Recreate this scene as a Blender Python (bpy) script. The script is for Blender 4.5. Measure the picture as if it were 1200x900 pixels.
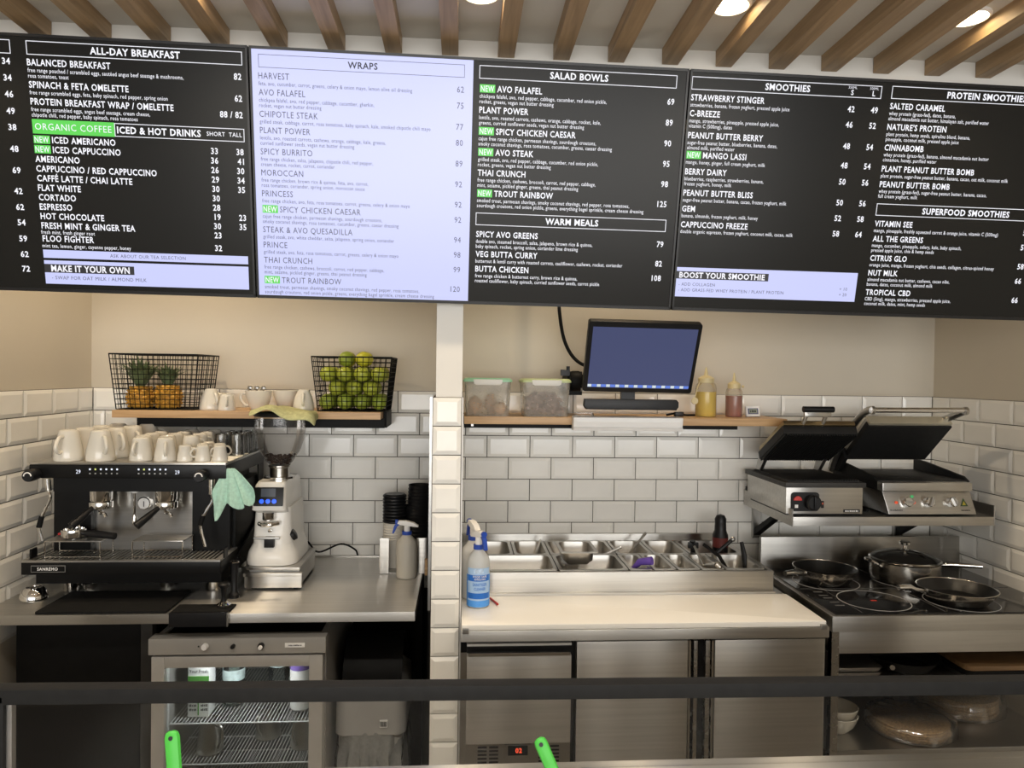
import bpy, bmesh, math, random
from mathutils import Matrix, Vector, Euler
for _o in list(bpy.data.objects):
    bpy.data.objects.remove(_o)
S = bpy.context.scene
COL = S.collection
R = math.radians

# ------------------------------------------------------------------ camera
cam = bpy.data.cameras.new('camera')
cam.sensor_width = 36.0
cam.lens = 862.0 / 1200.0 * 36.0
cam.clip_start = 0.02
camo = bpy.data.objects.new('camera', cam)
COL.objects.link(camo)
camo.matrix_world = Matrix.Translation((0, 0, 1.5)) @ (Matrix.Rotation(-R(3.98), 4, 'Z') @ Matrix.Rotation(math.pi/2 - R(0.81), 4, 'X') @ Matrix.Rotation(0.0128, 4, 'Z'))
S.camera = camo

# ------------------------------------------------------------------ world, lights, exposure
w = bpy.data.worlds.new('daylight')
S.world = w
w.use_nodes = True
w.node_tree.nodes['Background'].inputs[0].default_value = (0.95, 0.97, 1.0, 1)
w.node_tree.nodes['Background'].inputs[1].default_value = 0.55

def area(name, loc, rot, sx, sy, power, col):
    l = bpy.data.lights.new(name, 'AREA')
    l.shape = 'RECTANGLE'; l.size = sx; l.size_y = sy; l.energy = power; l.color = col
    o = bpy.data.objects.new(name, l); COL.objects.link(o)
    o.location = loc; o.rotation_euler = rot
    return o
# daylight through the open shopfront far behind the camera
area('shopfront_daylight', (0.4, -4.9, 1.45), (R(90), 0, 0), 6.0, 1.9, 210, (1.0, 0.985, 0.96))

S.view_settings.view_transform = 'Standard'
S.view_settings.look = 'None'
S.view_settings.gamma = 1.0
S.view_settings.use_curve_mapping = False
S.view_settings.exposure = 0.12

# ------------------------------------------------------------------ materials
MATS = {}
def mat(name, col, rough=0.5, metal=0.0, noise=None, bump=None, spec=None, trans=0.0, ior=1.45, emit=None, est=1.0, alpha=1.0, coat=0.0, stretch=None, rnoise=0.0, sub=0.0, aniso=None):
    """procedural principled material; noise=(scale, amount) colour variation, bump=(scale, strength), stretch=xyz scale of the noise"""
    if name in MATS: return MATS[name]
    m = bpy.data.materials.new(name); m.use_nodes = True
    nt = m.node_tree; b = nt.nodes['Principled BSDF']
    c = (col[0], col[1], col[2], 1)
    b.inputs['Base Color'].default_value = c
    b.inputs['Roughness'].default_value = rough
    b.inputs['Metallic'].default_value = metal
    b.inputs['IOR'].default_value = ior
    b.inputs['Transmission Weight'].default_value = trans
    b.inputs['Alpha'].default_value = alpha
    b.inputs['Coat Weight'].default_value = coat
    b.inputs['Subsurface Weight'].default_value = sub
    if spec is not None: b.inputs['Specular IOR Level'].default_value = spec
    if emit:
        b.inputs['Emission Color'].default_value = (emit[0], emit[1], emit[2], 1)
        b.inputs['Emission Strength'].default_value = est
    if aniso:   # brushed grain along world X: highlights stretch across the grain
        b.inputs['Anisotropic'].default_value = aniso[0]; b.inputs['Anisotropic Rotation'].default_value = aniso[1]
        cx = nt.nodes.new('ShaderNodeCombineXYZ'); cx.inputs[0].default_value = 1.0
        nt.links.new(cx.outputs[0], b.inputs['Tangent'])
    if noise or bump or rnoise:
        tc = nt.nodes.new('ShaderNodeTexCoord')
        mp = nt.nodes.new('ShaderNodeMapping')
        nt.links.new(tc.outputs['Object'], mp.inputs['Vector'])
        if stretch: mp.inputs['Scale'].default_value = stretch
        def nz(scale):
            n = nt.nodes.new('ShaderNodeTexNoise'); n.inputs['Scale'].default_value = scale; n.inputs['Detail'].default_value = 4
            nt.links.new(mp.outputs[0], n.inputs['Vector']); return n
        if noise:
            n = nz(noise[0]); r = nt.nodes.new('ShaderNodeMapRange')
            r.inputs['From Min'].default_value = 0.3; r.inputs['From Max'].default_value = 0.7
            r.inputs['To Min'].default_value = 1 - noise[1]; r.inputs['To Max'].default_value = 1 + noise[1]
            nt.links.new(n.outputs['Fac'], r.inputs['Value'])
            v = nt.nodes.new('ShaderNodeVectorMath'); v.operation = 'SCALE'; v.inputs[0].default_value = col[:3]
            nt.links.new(r.outputs[0], v.inputs['Scale']); nt.links.new(v.outputs[0], b.inputs['Base Color'])
        if bump:
            n = nz(bump[0]); bp = nt.nodes.new('ShaderNodeBump'); bp.inputs['Strength'].default_value = bump[1]; bp.inputs['Distance'].default_value = 0.002
            nt.links.new(n.outputs['Fac'], bp.inputs['Height']); nt.links.new(bp.outputs[0], b.inputs['Normal'])
        if rnoise:
            n = nz(40); r = nt.nodes.new('ShaderNodeMapRange'); r.inputs['To Min'].default_value = max(.02, rough - rnoise); r.inputs['To Max'].default_value = rough + rnoise
            nt.links.new(n.outputs['Fac'], r.inputs['Value']); nt.links.new(r.outputs[0], b.inputs['Roughness'])
    MATS[name] = m
    return m

def thin_glass(name, col=(1, 1, 1), refl=1.0, rough=0.02, haze=0.0, hazecol=(.9, .9, .9), base=0.04):
    """thin pane or film: clear transmission, fresnel reflection, optional haze"""
    if name in MATS: return MATS[name]
    m = bpy.data.materials.new(name); m.use_nodes = True
    nt = m.node_tree; nt.nodes.remove(nt.nodes['Principled BSDF']); out = nt.nodes['Material Output']
    t = nt.nodes.new('ShaderNodeBsdfTransparent'); t.inputs[0].default_value = (*col, 1)
    g = nt.nodes.new('ShaderNodeBsdfGlossy'); g.inputs['Roughness'].default_value = rough
    fr = nt.nodes.new('ShaderNodeFresnel'); fr.inputs['IOR'].default_value = 1.5
    ml = nt.nodes.new('ShaderNodeMath'); ml.operation = 'MULTIPLY'; ml.inputs[1].default_value = refl
    nt.links.new(fr.outputs[0], ml.inputs[0])
    first = t
    if haze > 0:
        d = nt.nodes.new('ShaderNodeBsdfDiffuse'); d.inputs[0].default_value = (*hazecol, 1)
        tl = nt.nodes.new('ShaderNodeBsdfTranslucent'); tl.inputs[0].default_value = (*hazecol, 1)
        ad = nt.nodes.new('ShaderNodeMixShader'); ad.inputs[0].default_value = 0.4
        nt.links.new(d.outputs[0], ad.inputs[1]); nt.links.new(tl.outputs[0], ad.inputs[2])
        nz = nt.nodes.new('ShaderNodeTexNoise'); nz.inputs['Scale'].default_value = 25
        mr = nt.nodes.new('ShaderNodeMapRange'); mr.inputs['To Min'].default_value = haze * .8; mr.inputs['To Max'].default_value = min(1, haze * 1.2)
        nt.links.new(nz.outputs['Fac'], mr.inputs['Value'])
        mh = nt.nodes.new('ShaderNodeMixShader'); nt.links.new(mr.outputs[0], mh.inputs[0])
        nt.links.new(t.outputs[0], mh.inputs[1]); nt.links.new(ad.outputs[0], mh.inputs[2]); first = mh
    mx = nt.nodes.new('ShaderNodeMixShader')
    nt.links.new(ml.outputs[0], mx.inputs[0]); nt.links.new(first.outputs[0], mx.inputs[1]); nt.links.new(g.outputs[0], mx.inputs[2])
    nt.links.new(mx.outputs[0], out.inputs[0])
    MATS[name] = m
    return m

def wood(name, c1, c2, scale=1.0, axis='Y', rough=.5):
    if name in MATS: return MATS[name]
    m = bpy.data.materials.new(name); m.use_nodes = True
    nt = m.node_tree; b = nt.nodes['Principled BSDF']; b.inputs['Roughness'].default_value = rough
    tc = nt.nodes.new('ShaderNodeTexCoord'); mp = nt.nodes.new('ShaderNodeMapping')
    nt.links.new(tc.outputs['Object'], mp.inputs['Vector'])
    s = {'X': (1.5, 30, 30), 'Y': (30, 1.5, 30), 'Z': (30, 30, 1.5)}[axis]
    mp.inputs['Scale'].default_value = [k * scale for k in s]
    oi = nt.nodes.new('ShaderNodeObjectInfo'); ml = nt.nodes.new('ShaderNodeMath'); ml.operation = 'MULTIPLY'; ml.inputs[1].default_value = 40
    nt.links.new(oi.outputs['Random'], ml.inputs[0]); nt.links.new(ml.outputs[0], mp.inputs['Location'])
    n = nt.nodes.new('ShaderNodeTexNoise'); n.inputs['Scale'].default_value = 2.2; n.inputs['Detail'].default_value = 6; n.inputs['Distortion'].default_value = .6
    nt.links.new(mp.outputs[0], n.inputs['Vector'])
    cr = nt.nodes.new('ShaderNodeValToRGB'); cr.color_ramp.elements[0].position = .3; cr.color_ramp.elements[1].position = .7
    cr.color_ramp.elements[0].color = (*c1, 1); cr.color_ramp.elements[1].color = (*c2, 1)
    nt.links.new(n.outputs['Fac'], cr.inputs[0]); nt.links.new(cr.outputs[0], b.inputs['Base Color'])
    bp = nt.nodes.new('ShaderNodeBump'); bp.inputs['Strength'].default_value = .15; bp.inputs['Distance'].default_value = .001
    nt.links.new(n.outputs['Fac'], bp.inputs['Height']); nt.links.new(bp.outputs[0], b.inputs['Normal'])
    MATS[name] = m
    return m

PAINT = mat('warm_white_paint', (.60, .545, .45), .75, noise=(3, .03), bump=(120, .08))
NIBP = mat('white_trim_paint', (.80, .78, .73), .6, noise=(5, .02))
CEILP = mat('ceiling_plaster', (.68, .65, .59), .85, noise=(2, .04), bump=(60, .1))
TILE = mat('glazed_white_tile', (.90, .88, .825), .12, noise=(6, .05), spec=.55)
GROUT = mat('grey_brown_grout', (.085, .075, .06), .9, noise=(60, .15))
BLACKP = mat('plain_black_sheet', (.007, .007, .007), .6, spec=.2, noise=(10, .1))
FLOORM = mat('beige_floor_vinyl', (.33, .30, .26), .55, noise=(4, .15), bump=(80, .1))  # floor colour lightened to beige so it bounces more light upward
SLAT = wood('brown_oak_slat', (.30, .20, .105), (.48, .325, .18), 1, 'Y', .5)
OAK = wood('pale_oak_plank', (.46, .27, .12), (.66, .43, .22), 1.2, 'X', .45)
STEEL = mat('brushed_steel', (.57, .555, .525), .30, 1, noise=(3, .08), stretch=(1, 40, 40), rnoise=.04, bump=(3, .02), aniso=(.97, .25))
STEELV = mat('brushed_steel_upright', (.52, .50, .465), .27, 1, noise=(3, .06), stretch=(1, 1, 1), rnoise=.03, aniso=(.6, .25))
STEELD = mat('dull_steel', (.46, .45, .43), .34, 1, noise=(8, .1), rnoise=.08)
CHROME = mat('polished_chrome', (.80, .79, .77), .07, 1, noise=(20, .03))
BLACK = mat('black_plastic', (.009, .009, .010), .38, noise=(30, .15), spec=.35)
BLACKM = mat('matt_black_metal', (.006, .006, .006), .55, spec=.18, noise=(40, .15), bump=(200, .05))
RUBBER = mat('black_rubber', (.008, .008, .008), .8, spec=.2, noise=(60, .2), bump=(150, .2))
WHITEP = mat('white_plastic', (.88, .87, .85), .35, noise=(10, .03))
CERAM = mat('cream_glazed_ceramic', (.76, .72, .63), .14, noise=(9, .05), spec=.6)
GLASS = thin_glass('clear_glass_pane', (.93, .95, .94), .8)
DRINKGLASS = thin_glass('drinking_glass', (.90, .91, .90), 1.6, .03, .06)

# ------------------------------------------------------------------ mesh helpers
ORG = {}
class MB:
    def __init__(s): s.v = []; s.f = []; s.m = []; s.cm = 0
    def add(s, vs, fs):
        n = len(s.v); s.v += [tuple(q) for q in vs]
        for f in fs: s.f.append([i + n for i in f]); s.m.append(s.cm)
        return s
    def box(s, x0, x1, y0, y1, z0, z1):
        return s.add([(x, y, z) for z in (z0, z1) for y in (y0, y1) for x in (x0, x1)],
                     [(0, 2, 3, 1), (4, 5, 7, 6), (0, 1, 5, 4), (2, 6, 7, 3), (0, 4, 6, 2), (1, 3, 7, 5)])
    def hexa(s, p):  # 8 points: bottom ring 4, top ring 4
        return s.add(p, [(3, 2, 1, 0), (4, 5, 6, 7), (0, 1, 5, 4), (1, 2, 6, 5), (2, 3, 7, 6), (3, 0, 4, 7)])
    def prism(s, poly, a, b, axis='Z'):
        def P(u, v, w):
            return {'Z': (u, v, w), 'Y': (u, w, v), 'X': (w, u, v)}[axis]
        n = len(poly)
        vs = [P(u, v, a) for u, v in poly] + [P(u, v, b) for u, v in poly]
        return s.add(vs, [tuple(range(n))[::-1], tuple(range(n, 2*n))] + [(i, (i+1) % n, n+(i+1) % n, n+i) for i in range(n)])
    def lathe(s, prof, c=(0, 0, 0), n=24, axis='Z', closed=False, a0=0, a1=2*math.pi):
        full = abs(a1 - a0 - 2*math.pi) < 1e-6
        k = n if full else n + 1
        vs = []
        for r, h in prof:
            for i in range(k):
                a = a0 + (a1-a0)*i/n; u, v = r*math.cos(a), r*math.sin(a)
                q = {'Z': (u, v, h), 'Y': (u, h, v), 'X': (h, u, v)}[axis]
                vs.append((q[0]+c[0], q[1]+c[1], q[2]+c[2]))
        fs = []
        for j in range(len(prof)-1):
            for i in range(n):
                i2 = (i+1) % k
                fs.append((j*k+i, j*k+i2, (j+1)*k+i2, (j+1)*k+i))
        if full and not closed:
            if prof[0][0] > 1e-5: fs.append(tuple(range(k))[::-1])
            if prof[-1][0] > 1e-5: fs.append(tuple((len(prof)-1)*k+i for i in range(k)))
        return s.add(vs, fs)
    def tube(s, pts, r, n=8, caps=True):
        pts = [Vector(p) for p in pts]; rs = r if isinstance(r, (list, tuple)) else [r]*len(pts)
        vs = []; up = None
        for i, p in enumerate(pts):
            t = (pts[min(i+1, len(pts)-1)] - pts[max(i-1, 0)]).normalized()
            if up is None:
                up = Vector((0, 0, 1)) if abs(t.z) < .9 else Vector((1, 0, 0))
            x = (up - t*up.dot(t)).normalized(); up = x; y = t.cross(x)
            for k in range(n):
                a = 2*math.pi*k/n; vs.append(p + (x*math.cos(a)+y*math.sin(a))*rs[i])
        m = len(pts)
        fs = [(j*n+k, j*n+(k+1) % n, (j+1)*n+(k+1) % n, (j+1)*n+k) for j in range(m-1) for k in range(n)]
        if caps: fs += [tuple(range(n))[::-1], tuple((m-1)*n+k for k in range(n))]
        return s.add(vs, fs)
    def cyl(s, p0, p1, r0, r1=None, n=20): return s.tube([p0, p1], [r0, r0 if r1 is None else r1], n)
    def sphere(s, c, r, n=14, m=9, sc=(1, 1, 1)):
        prof = [(max(r*math.sin(math.pi*j/m), 0 if j in (0, m) else 0), -r*math.cos(math.pi*j/m)) for j in range(m+1)]
        b = MB().lathe([(max(a, 1e-6), h) for a, h in prof], n=n)
        return s.add([(x*sc[0]+c[0], y*sc[1]+c[1], z*sc[2]+c[2]) for x, y, z in b.v], b.f)
    def rbox(s, x0, x1, y0, y1, z0, z1, r, n=4):  # box with rounded vertical edges
        poly = []
        for cx, cy, a in ((x1-r, y1-r, 0), (x0+r, y1-r, 90), (x0+r, y0+r, 180), (x1-r, y0+r, 270)):
            for k in range(n+1):
                t = R(a + 90*k/n); poly.append((cx+r*math.cos(t), cy+r*math.sin(t)))
        return s.prism(poly, z0, z1)
    def loft(s, rings, caps=True):
        n = len(rings[0]); vs = [q for r in rings for q in r]
        fs = [(j*n+i, j*n+(i+1) % n, (j+1)*n+(i+1) % n, (j+1)*n+i) for j in range(len(rings)-1) for i in range(n)]
        if caps: fs += [tuple(range(n))[::-1], tuple((len(rings)-1)*n+i for i in range(n))]
        return s.add(vs, fs)
    def xf(s, M): s.v = [tuple(M @ Vector(q)) for q in s.v]; return s
    def build(s, name, m, parent=None, bevel=0, seg=2, smooth=35, label=None, cat=None, group=None, kind=None, origin=None):
        me = bpy.data.meshes.new(name)
        if parent is not None: o3 = ORG[parent]
        elif origin is not None: o3 = Vector(origin)
        else:
            xs = [q[0] for q in s.v]; ys = [q[1] for q in s.v]; zs = [q[2] for q in s.v]
            o3 = Vector(((min(xs)+max(xs))/2, (min(ys)+max(ys))/2, min(zs)))
        me.from_pydata([tuple(Vector(q) - o3) for q in s.v], [], s.f)
        ms = m if isinstance(m, (list, tuple)) else [m]
        for k in ms: me.materials.append(k)
        if len(ms) > 1: me.polygons.foreach_set('material_index', s.m)
        bm = bmesh.new(); bm.from_mesh(me)
        bmesh.ops.remove_doubles(bm, verts=bm.verts, dist=1e-5)
        bmesh.ops.recalc_face_normals(bm, faces=bm.faces)
        if bevel:
            es = [e for e in bm.edges if len(e.link_faces) == 2 and e.calc_face_angle(0) > R(30)]
            bmesh.ops.bevel(bm, geom=es, offset=bevel, segments=seg, affect='EDGES', profile=.7, clamp_overlap=True)
        bm.to_mesh(me); bm.free()
        if smooth:
            me.shade_smooth(); me.set_sharp_from_angle(angle=R(smooth))
        me.update()
        ob = bpy.data.objects.new(name, me); COL.objects.link(ob)
        if parent is not None: ob.parent = parent
        else: ob.location = o3
        ORG[ob] = o3
        return tag(ob, label, cat, group, kind)

def tag(o, label=None, cat=None, group=None, kind=None):
    if label: o['label'] = label
    if cat: o['category'] = cat
    if group: o['group'] = group
    if kind: o['kind'] = kind
    return o
def thing(name, label, cat, loc, group=None):
    o = bpy.data.objects.new(name, None); COL.objects.link(o); o.location = loc; o.empty_display_size = .05
    ORG[o] = Vector(loc)
    return tag(o, label, cat, group)
def dup(o, loc=None, rotz=None, label=None, parent=None):
    c = o.copy(); COL.objects.link(c)
    if parent is not None: c.parent = parent
    if loc is not None: c.location = loc
    if rotz is not None: c.rotation_euler = (0, 0, rotz)
    if label: c['label'] = label
    for ch in o.children: dup(ch, parent=c)
    return c
def rr(x0, x1, y0, y1, z, r, n=5):
    out = []
    for cx, cy, a in ((x1-r, y1-r, 0), (x0+r, y1-r, 90), (x0+r, y0+r, 180), (x1-r, y0+r, 270)):
        for k in range(n+1):
            t = R(a + 90*k/n); out.append((cx+r*math.cos(t), cy+r*math.sin(t), z))
    return out
def bez(p, n=12):
    """Catmull-Rom through points"""
    p = [Vector(q) for q in p]; q = [p[0]*2-p[1]] + p + [p[-1]*2-p[-2]]; out = []
    for i in range(1, len(q)-2):
        for k in range(n):
            t = k/n
            out.append(.5*((2*q[i])+(q[i+1]-q[i-1])*t+(2*q[i-1]-5*q[i]+4*q[i+1]-q[i+2])*t*t+(3*q[i]-q[i-1]-3*q[i+1]+q[i+2])*t**3))
    out.append(p[-1]); return out

_fc = bpy.data.curves.new('glyphs', 'FONT'); _fo = bpy.data.objects.new('glyphs', _fc); COL.objects.link(_fo)
_fc.resolution_u = 2; _fc.space_character = 1.10; _fc.fill_mode = 'FRONT'
_CAP = None
def glyphs(txt, cap, bold=0.0, xs=None, width=None):
    """flat lettering mesh data in local XY, baseline 0, cap height `cap`; returns verts, faces, width"""
    global _CAP
    def ev(t):
        _fc.body = t; bpy.context.view_layer.update()
        dg = bpy.context.evaluated_depsgraph_get(); e = _fo.evaluated_get(dg); me = e.to_mesh()
        vs = [tuple(q.co) for q in me.vertices]; fs = [tuple(p.vertices) for p in me.polygons]; e.to_mesh_clear(); return vs, fs
    if _CAP is None:
        _fc.offset = 0; v, f = ev('H'); _CAP = max(q[1] for q in v)
    _fc.offset = bold
    vs, fs = ev(txt)
    k = cap/_CAP; x0 = min(q[0] for q in vs); wd = (max(q[0] for q in vs)-x0)*k
    fx = (width/wd) if width else (xs or 1.0)
    return [((q[0]-x0)*k*fx, q[1]*k, 0) for q in vs], fs, wd*fx
def lettering(lines, M, name, m, parent=None, **kw):
    """lines: (text, x, y, cap, align, bold, xs, width) laid on the plane M (x right, y up)"""
    b = MB()
    for t, x, y, cap, al, bold, xs, width in lines:
        vs, fs, wd = glyphs(t, cap, bold, xs, width)
        dx = x - (0 if al == 'L' else wd if al == 'R' else wd/2)
        b.add([(q[0]+dx, q[1]+y, 0) for q in vs], fs)
    b.xf(M)
    return b.build(name, m, parent, smooth=0, **kw)
def print_marks(x0, x1, z, h, n, M, m, parent):
    """row of tiny unreadable printed strokes"""
    b = MB(); w = (x1-x0)/n; q = random.Random(int(abs(x0)*1e4))
    for i in range(n): b.box(x0+w*i, x0+w*i+w*q.uniform(.45, .8), z, z+h*q.uniform(.75, 1), 0, .0002)
    return b.xf(M).build('fine_print', m, parent, smooth=0, kind='stuff')
def plane_m(o, ex, ey):
    ex = Vector(ex).normalized(); ey = Vector(ey).normalized(); ez = ex.cross(ey)
    M = Matrix((ex, ey, ez)).transposed().to_4x4(); M.translation = Vector(o); return M
FRONT = lambda x, y, z: plane_m((x, y, z), (1, 0, 0), (0, 0, 1))

# ------------------------------------------------------------------ room shell
XL, XR, YB, CZ = -1.256, 1.741, 2.60, 2.352
def struct(b, name, m, **kw): return b.build(name, m, kind='structure', **kw)
struct(MB().box(-4.6, 4.6, -5.0, 2.75, -.1, 0), 'floor', FLOORM)
ceil_o = struct(MB().box(-4.6, 4.6, -5.0, 2.75, CZ, CZ+.1), 'ceiling', CEILP)
wb = struct(MB().box(XL-.12, XR+.12, YB, YB+.12, 0, CZ), 'wall_back', PAINT)
wl = struct(MB().box(XL-.12, XL, 1.98, YB, 0, CZ), 'wall_left', PAINT)
wr = struct(MB().box(XR, XR+.12, 1.98, YB, 0, CZ), 'wall_right', PAINT)
struct(MB().box(-4.6, XL-.12, 1.98, 2.10, 0, CZ), 'wall_return_left', PAINT)
struct(MB().box(XR+.12, 4.6, 1.98, 2.10, 0, CZ), 'wall_return_right', PAINT)
struct(MB().box(-4.7, -4.6, -5, 2.10, 0, CZ), 'wall_side_left', PAINT)
struct(MB().box(4.6, 4.7, -5, 2.10, 0, CZ), 'wall_side_right', PAINT)
# bulkhead the slats run into, above the screens
bh = struct(MB().box(-4.6, 4.6, 1.90, 1.97, 2.20, CZ), 'wall_bulkhead', NIBP)
nib = struct(MB().box(-.066, .004, 1.975, YB, 0, 2.20), 'wall_partition', NIBP)

_tc = {}
def tile_mesh(wd, h, d=.0082, bv=.011):
    k = (round(wd, 3), round(h, 3))
    if k in _tc: return _tc[k]
    b = MB(); x, z = wd/2, h/2; bx = min(bv, wd*.3); e = .0048
    vs = [(-x, 0, -z), (x, 0, -z), (x, 0, z), (-x, 0, z), (-x, -e, -z), (x, -e, -z), (x, -e, z), (-x, -e, z),
          (-x+bx, -d, -z+bv), (x-bx, -d, -z+bv), (x-bx, -d, z-bv), (-x+bx, -d, z-bv)]
    fs = [(0, 1, 5, 4), (1, 2, 6, 5), (2, 3, 7, 6), (3, 0, 4, 7), (4, 5, 9, 8), (5, 6, 10, 9), (6, 7, 11, 10), (7, 4, 8, 11), (8, 9, 10, 11)]
    me = bpy.data.meshes.new('tile'); me.from_pydata(vs, [], fs); me.materials.append(TILE); me.update(); _tc[k] = me
    return me
TP, TH, TOP = .1522, .0770, 1.4345
_tr = random.Random(4)
def tile(parent, c, wd, h, rz=0):
    o = bpy.data.objects.new('tile', tile_mesh(wd, h)); COL.objects.link(o); o.parent = parent
    o.location = Vector(c) - ORG[parent]; o.rotation_euler = (_tr.uniform(-.004, .004), 0, rz + _tr.uniform(-.004, .004))
def tile_run(parent, a, b, phase, rows, place, rz):
    for n in rows:
        z = TOP - TH*(n+.5); off = phase if n % 2 == 0 else phase + TP/2
        k = math.floor((a - off)/TP); u = off + k*TP
        while u < b - .004:
            u0, u1 = max(u, a), min(u+TP, b)
            if u1 - u0 > .012: tile(parent, place((u0+u1)/2, z), u1-u0-.0028, TH-.0028, rz)
            u += TP
gm = lambda b, p: b.build('grout', GROUT, p)
gm(MB().box(XL, -.08, YB-.002, YB, .80, TOP), wb); gm(MB().box(.004, XR, YB-.002, YB, .60, TOP), wb)
gm(MB().box(XL, XL+.002, 1.985, YB, .80, TOP), wl); gm(MB().box(XR-.002, XR, 1.985, YB, .60, TOP), wr)
tile_run(wb, XL+.009, -.084, -.523, range(0, 9), lambda u, z: (u, YB-.002, z), 0)
tile_run(wb, .006, XR-.009, .095, range(0, 9), lambda u, z: (u, YB-.002, z), 0)
tile_run(wl, 1.985, YB-.003, 2.60-.0985, range(0, 9), lambda u, z: (XL+.002, u, z), R(90))
tile_run(wr, 1.985, YB-.003, 2.60-.10, range(0, 9), lambda u, z: (XR-.002, u, z), R(-90))
# plain black sheet low on the back wall, below the coffee counter
MB().box(XL, -.076, YB-.006, YB, 0, .80).build('lower_panel', BLACKP, wb)
# the partition's tiled end, side cladding and metal edge trim
gm(MB().box(-.074, .0035, 1.967, 1.975, .0, TOP), nib)
for n in range(0, 18):
    tile(nib, (-.0353, 1.968, TOP-TH*(n+.5)), .0745, TH-.0024)
MB().box(-.0745, -.066, 1.972, YB, .0, TOP).build('side_cladding', GROUT, nib)
MB().box(-.082, -.0745, 1.98, 1.99, .86, TOP).build('edge_trim', STEELD, nib)
MB().box(-.0815, -.0745, 1.995, YB-.01, 0, .85).build('side_panel', BLACKP, nib)
MB().box(.0038, .0075, 1.972, 1.978, .0, TOP).build('edge_trim', WHITEP, nib)
# ceiling slats
sl = MB().box(-.021, .021, -2.6, 1.9, -.041, 0)
for k in range(-14, 22):
    x = -.037 + .1428*k
    o = MB().box(x-.021, x+.021, -2.6, 1.898, CZ-.041, CZ-.0005).build('slat', SLAT, ceil_o, smooth=0)
# downlights set in the ceiling between the slats; customer-side rows are added fill
LAMPE = mat('lamp_glow', (1, .9, .7), .5, emit=(1.0, .80, .50), est=14, noise=(5, .01))
for i, (x, y, pw) in enumerate([(x, y, p) for y, p in ((1.655, 10), (.45, 30), (-.9, 30)) for x in (-1.135, -.55, .034, .605, 1.19)] + [(-.90, 2.16, 22), (.55, 2.3, 15)]):
    niche = y > 2
    if not niche: x = -.037 + .1428*(round((x+.037)/.1428-.5)+.5)
    t = thing('downlight', 'round recessed downlight in the alcove ceiling, hidden behind the menu screens' if niche else ('round recessed ceiling downlight glowing warm between the oak slats' if y > 1 else 'round recessed downlight between the oak slats over the customer side'), 'downlight', (x, y, CZ-.012), 'alcove downlights' if niche else 'downlights over the menu screens' if y > 1 else 'downlights over the customer side')
    MB().lathe([(.040, CZ-.001), (.046, CZ-.001), (.046, CZ-.006), (.040, CZ-.009), (.036, CZ-.001)], (x, y, 0), 28, closed=True).build('trim_ring', WHITEP, t)
    MB().lathe([(1e-5, CZ-.004), (.0355, CZ-.004), (.0355, CZ-.001), (1e-5, CZ-.001)], (x, y, 0), 28).build('lamp_face', LAMPE, t)
    l = bpy.data.lights.new('downlight_beam', 'SPOT'); l.energy = pw; l.color = (1.0, .80, .56) if y > 1 else (1.0, .93, .83); l.spot_size = R(150 if niche else 125); l.spot_blend = .8; l.shadow_soft_size = .035
    lo = bpy.data.objects.new('downlight_beam', l); COL.objects.link(lo); lo.parent = t; lo.location = (0, 0, -.004)

# ------------------------------------------------------------------ menu screens
TVF = mat('black_screen_bezel', (.010, .010, .011), .3, noise=(30, .1))
SCRD = mat('dark_menu_screen', (.010, .010, .009), .25, noise=(2, .05), spec=.2, emit=(.012, .011, .010), est=.3)
SCRW = mat('lilac_white_screen', (.03, .03, .03), .25, noise=(2, .02), emit=(.54, .57, .90), est=1.0)
TXW = mat('white_screen_lettering', (.05, .05, .05), .4, noise=(2, .02), emit=(.86, .86, .93), est=1.0)
TXD = mat('slate_screen_lettering', (.02, .02, .025), .4, noise=(2, .02), emit=(.065, .065, .10), est=1.0)
TXK = mat('black_screen_lettering', (.01, .01, .01), .4, noise=(2, .02), emit=(.016, .016, .02), est=1.0)
GRN = mat('green_screen_tag', (.01, .05, .01), .4, noise=(2, .02), emit=(.10, .60, .08), est=1.0)
TVO = Vector((-.525, 1.817, 2.2753)); _s = -.0105
_ex = Vector((1, 0, _s)).normalized(); _up = Vector((0, -math.sin(R(10.99)), math.cos(R(10.99)))); _up = (_up - _ex*_up.dot(_ex)).normalized()
_n = _ex.cross(_up)   # towards the viewer
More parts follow.
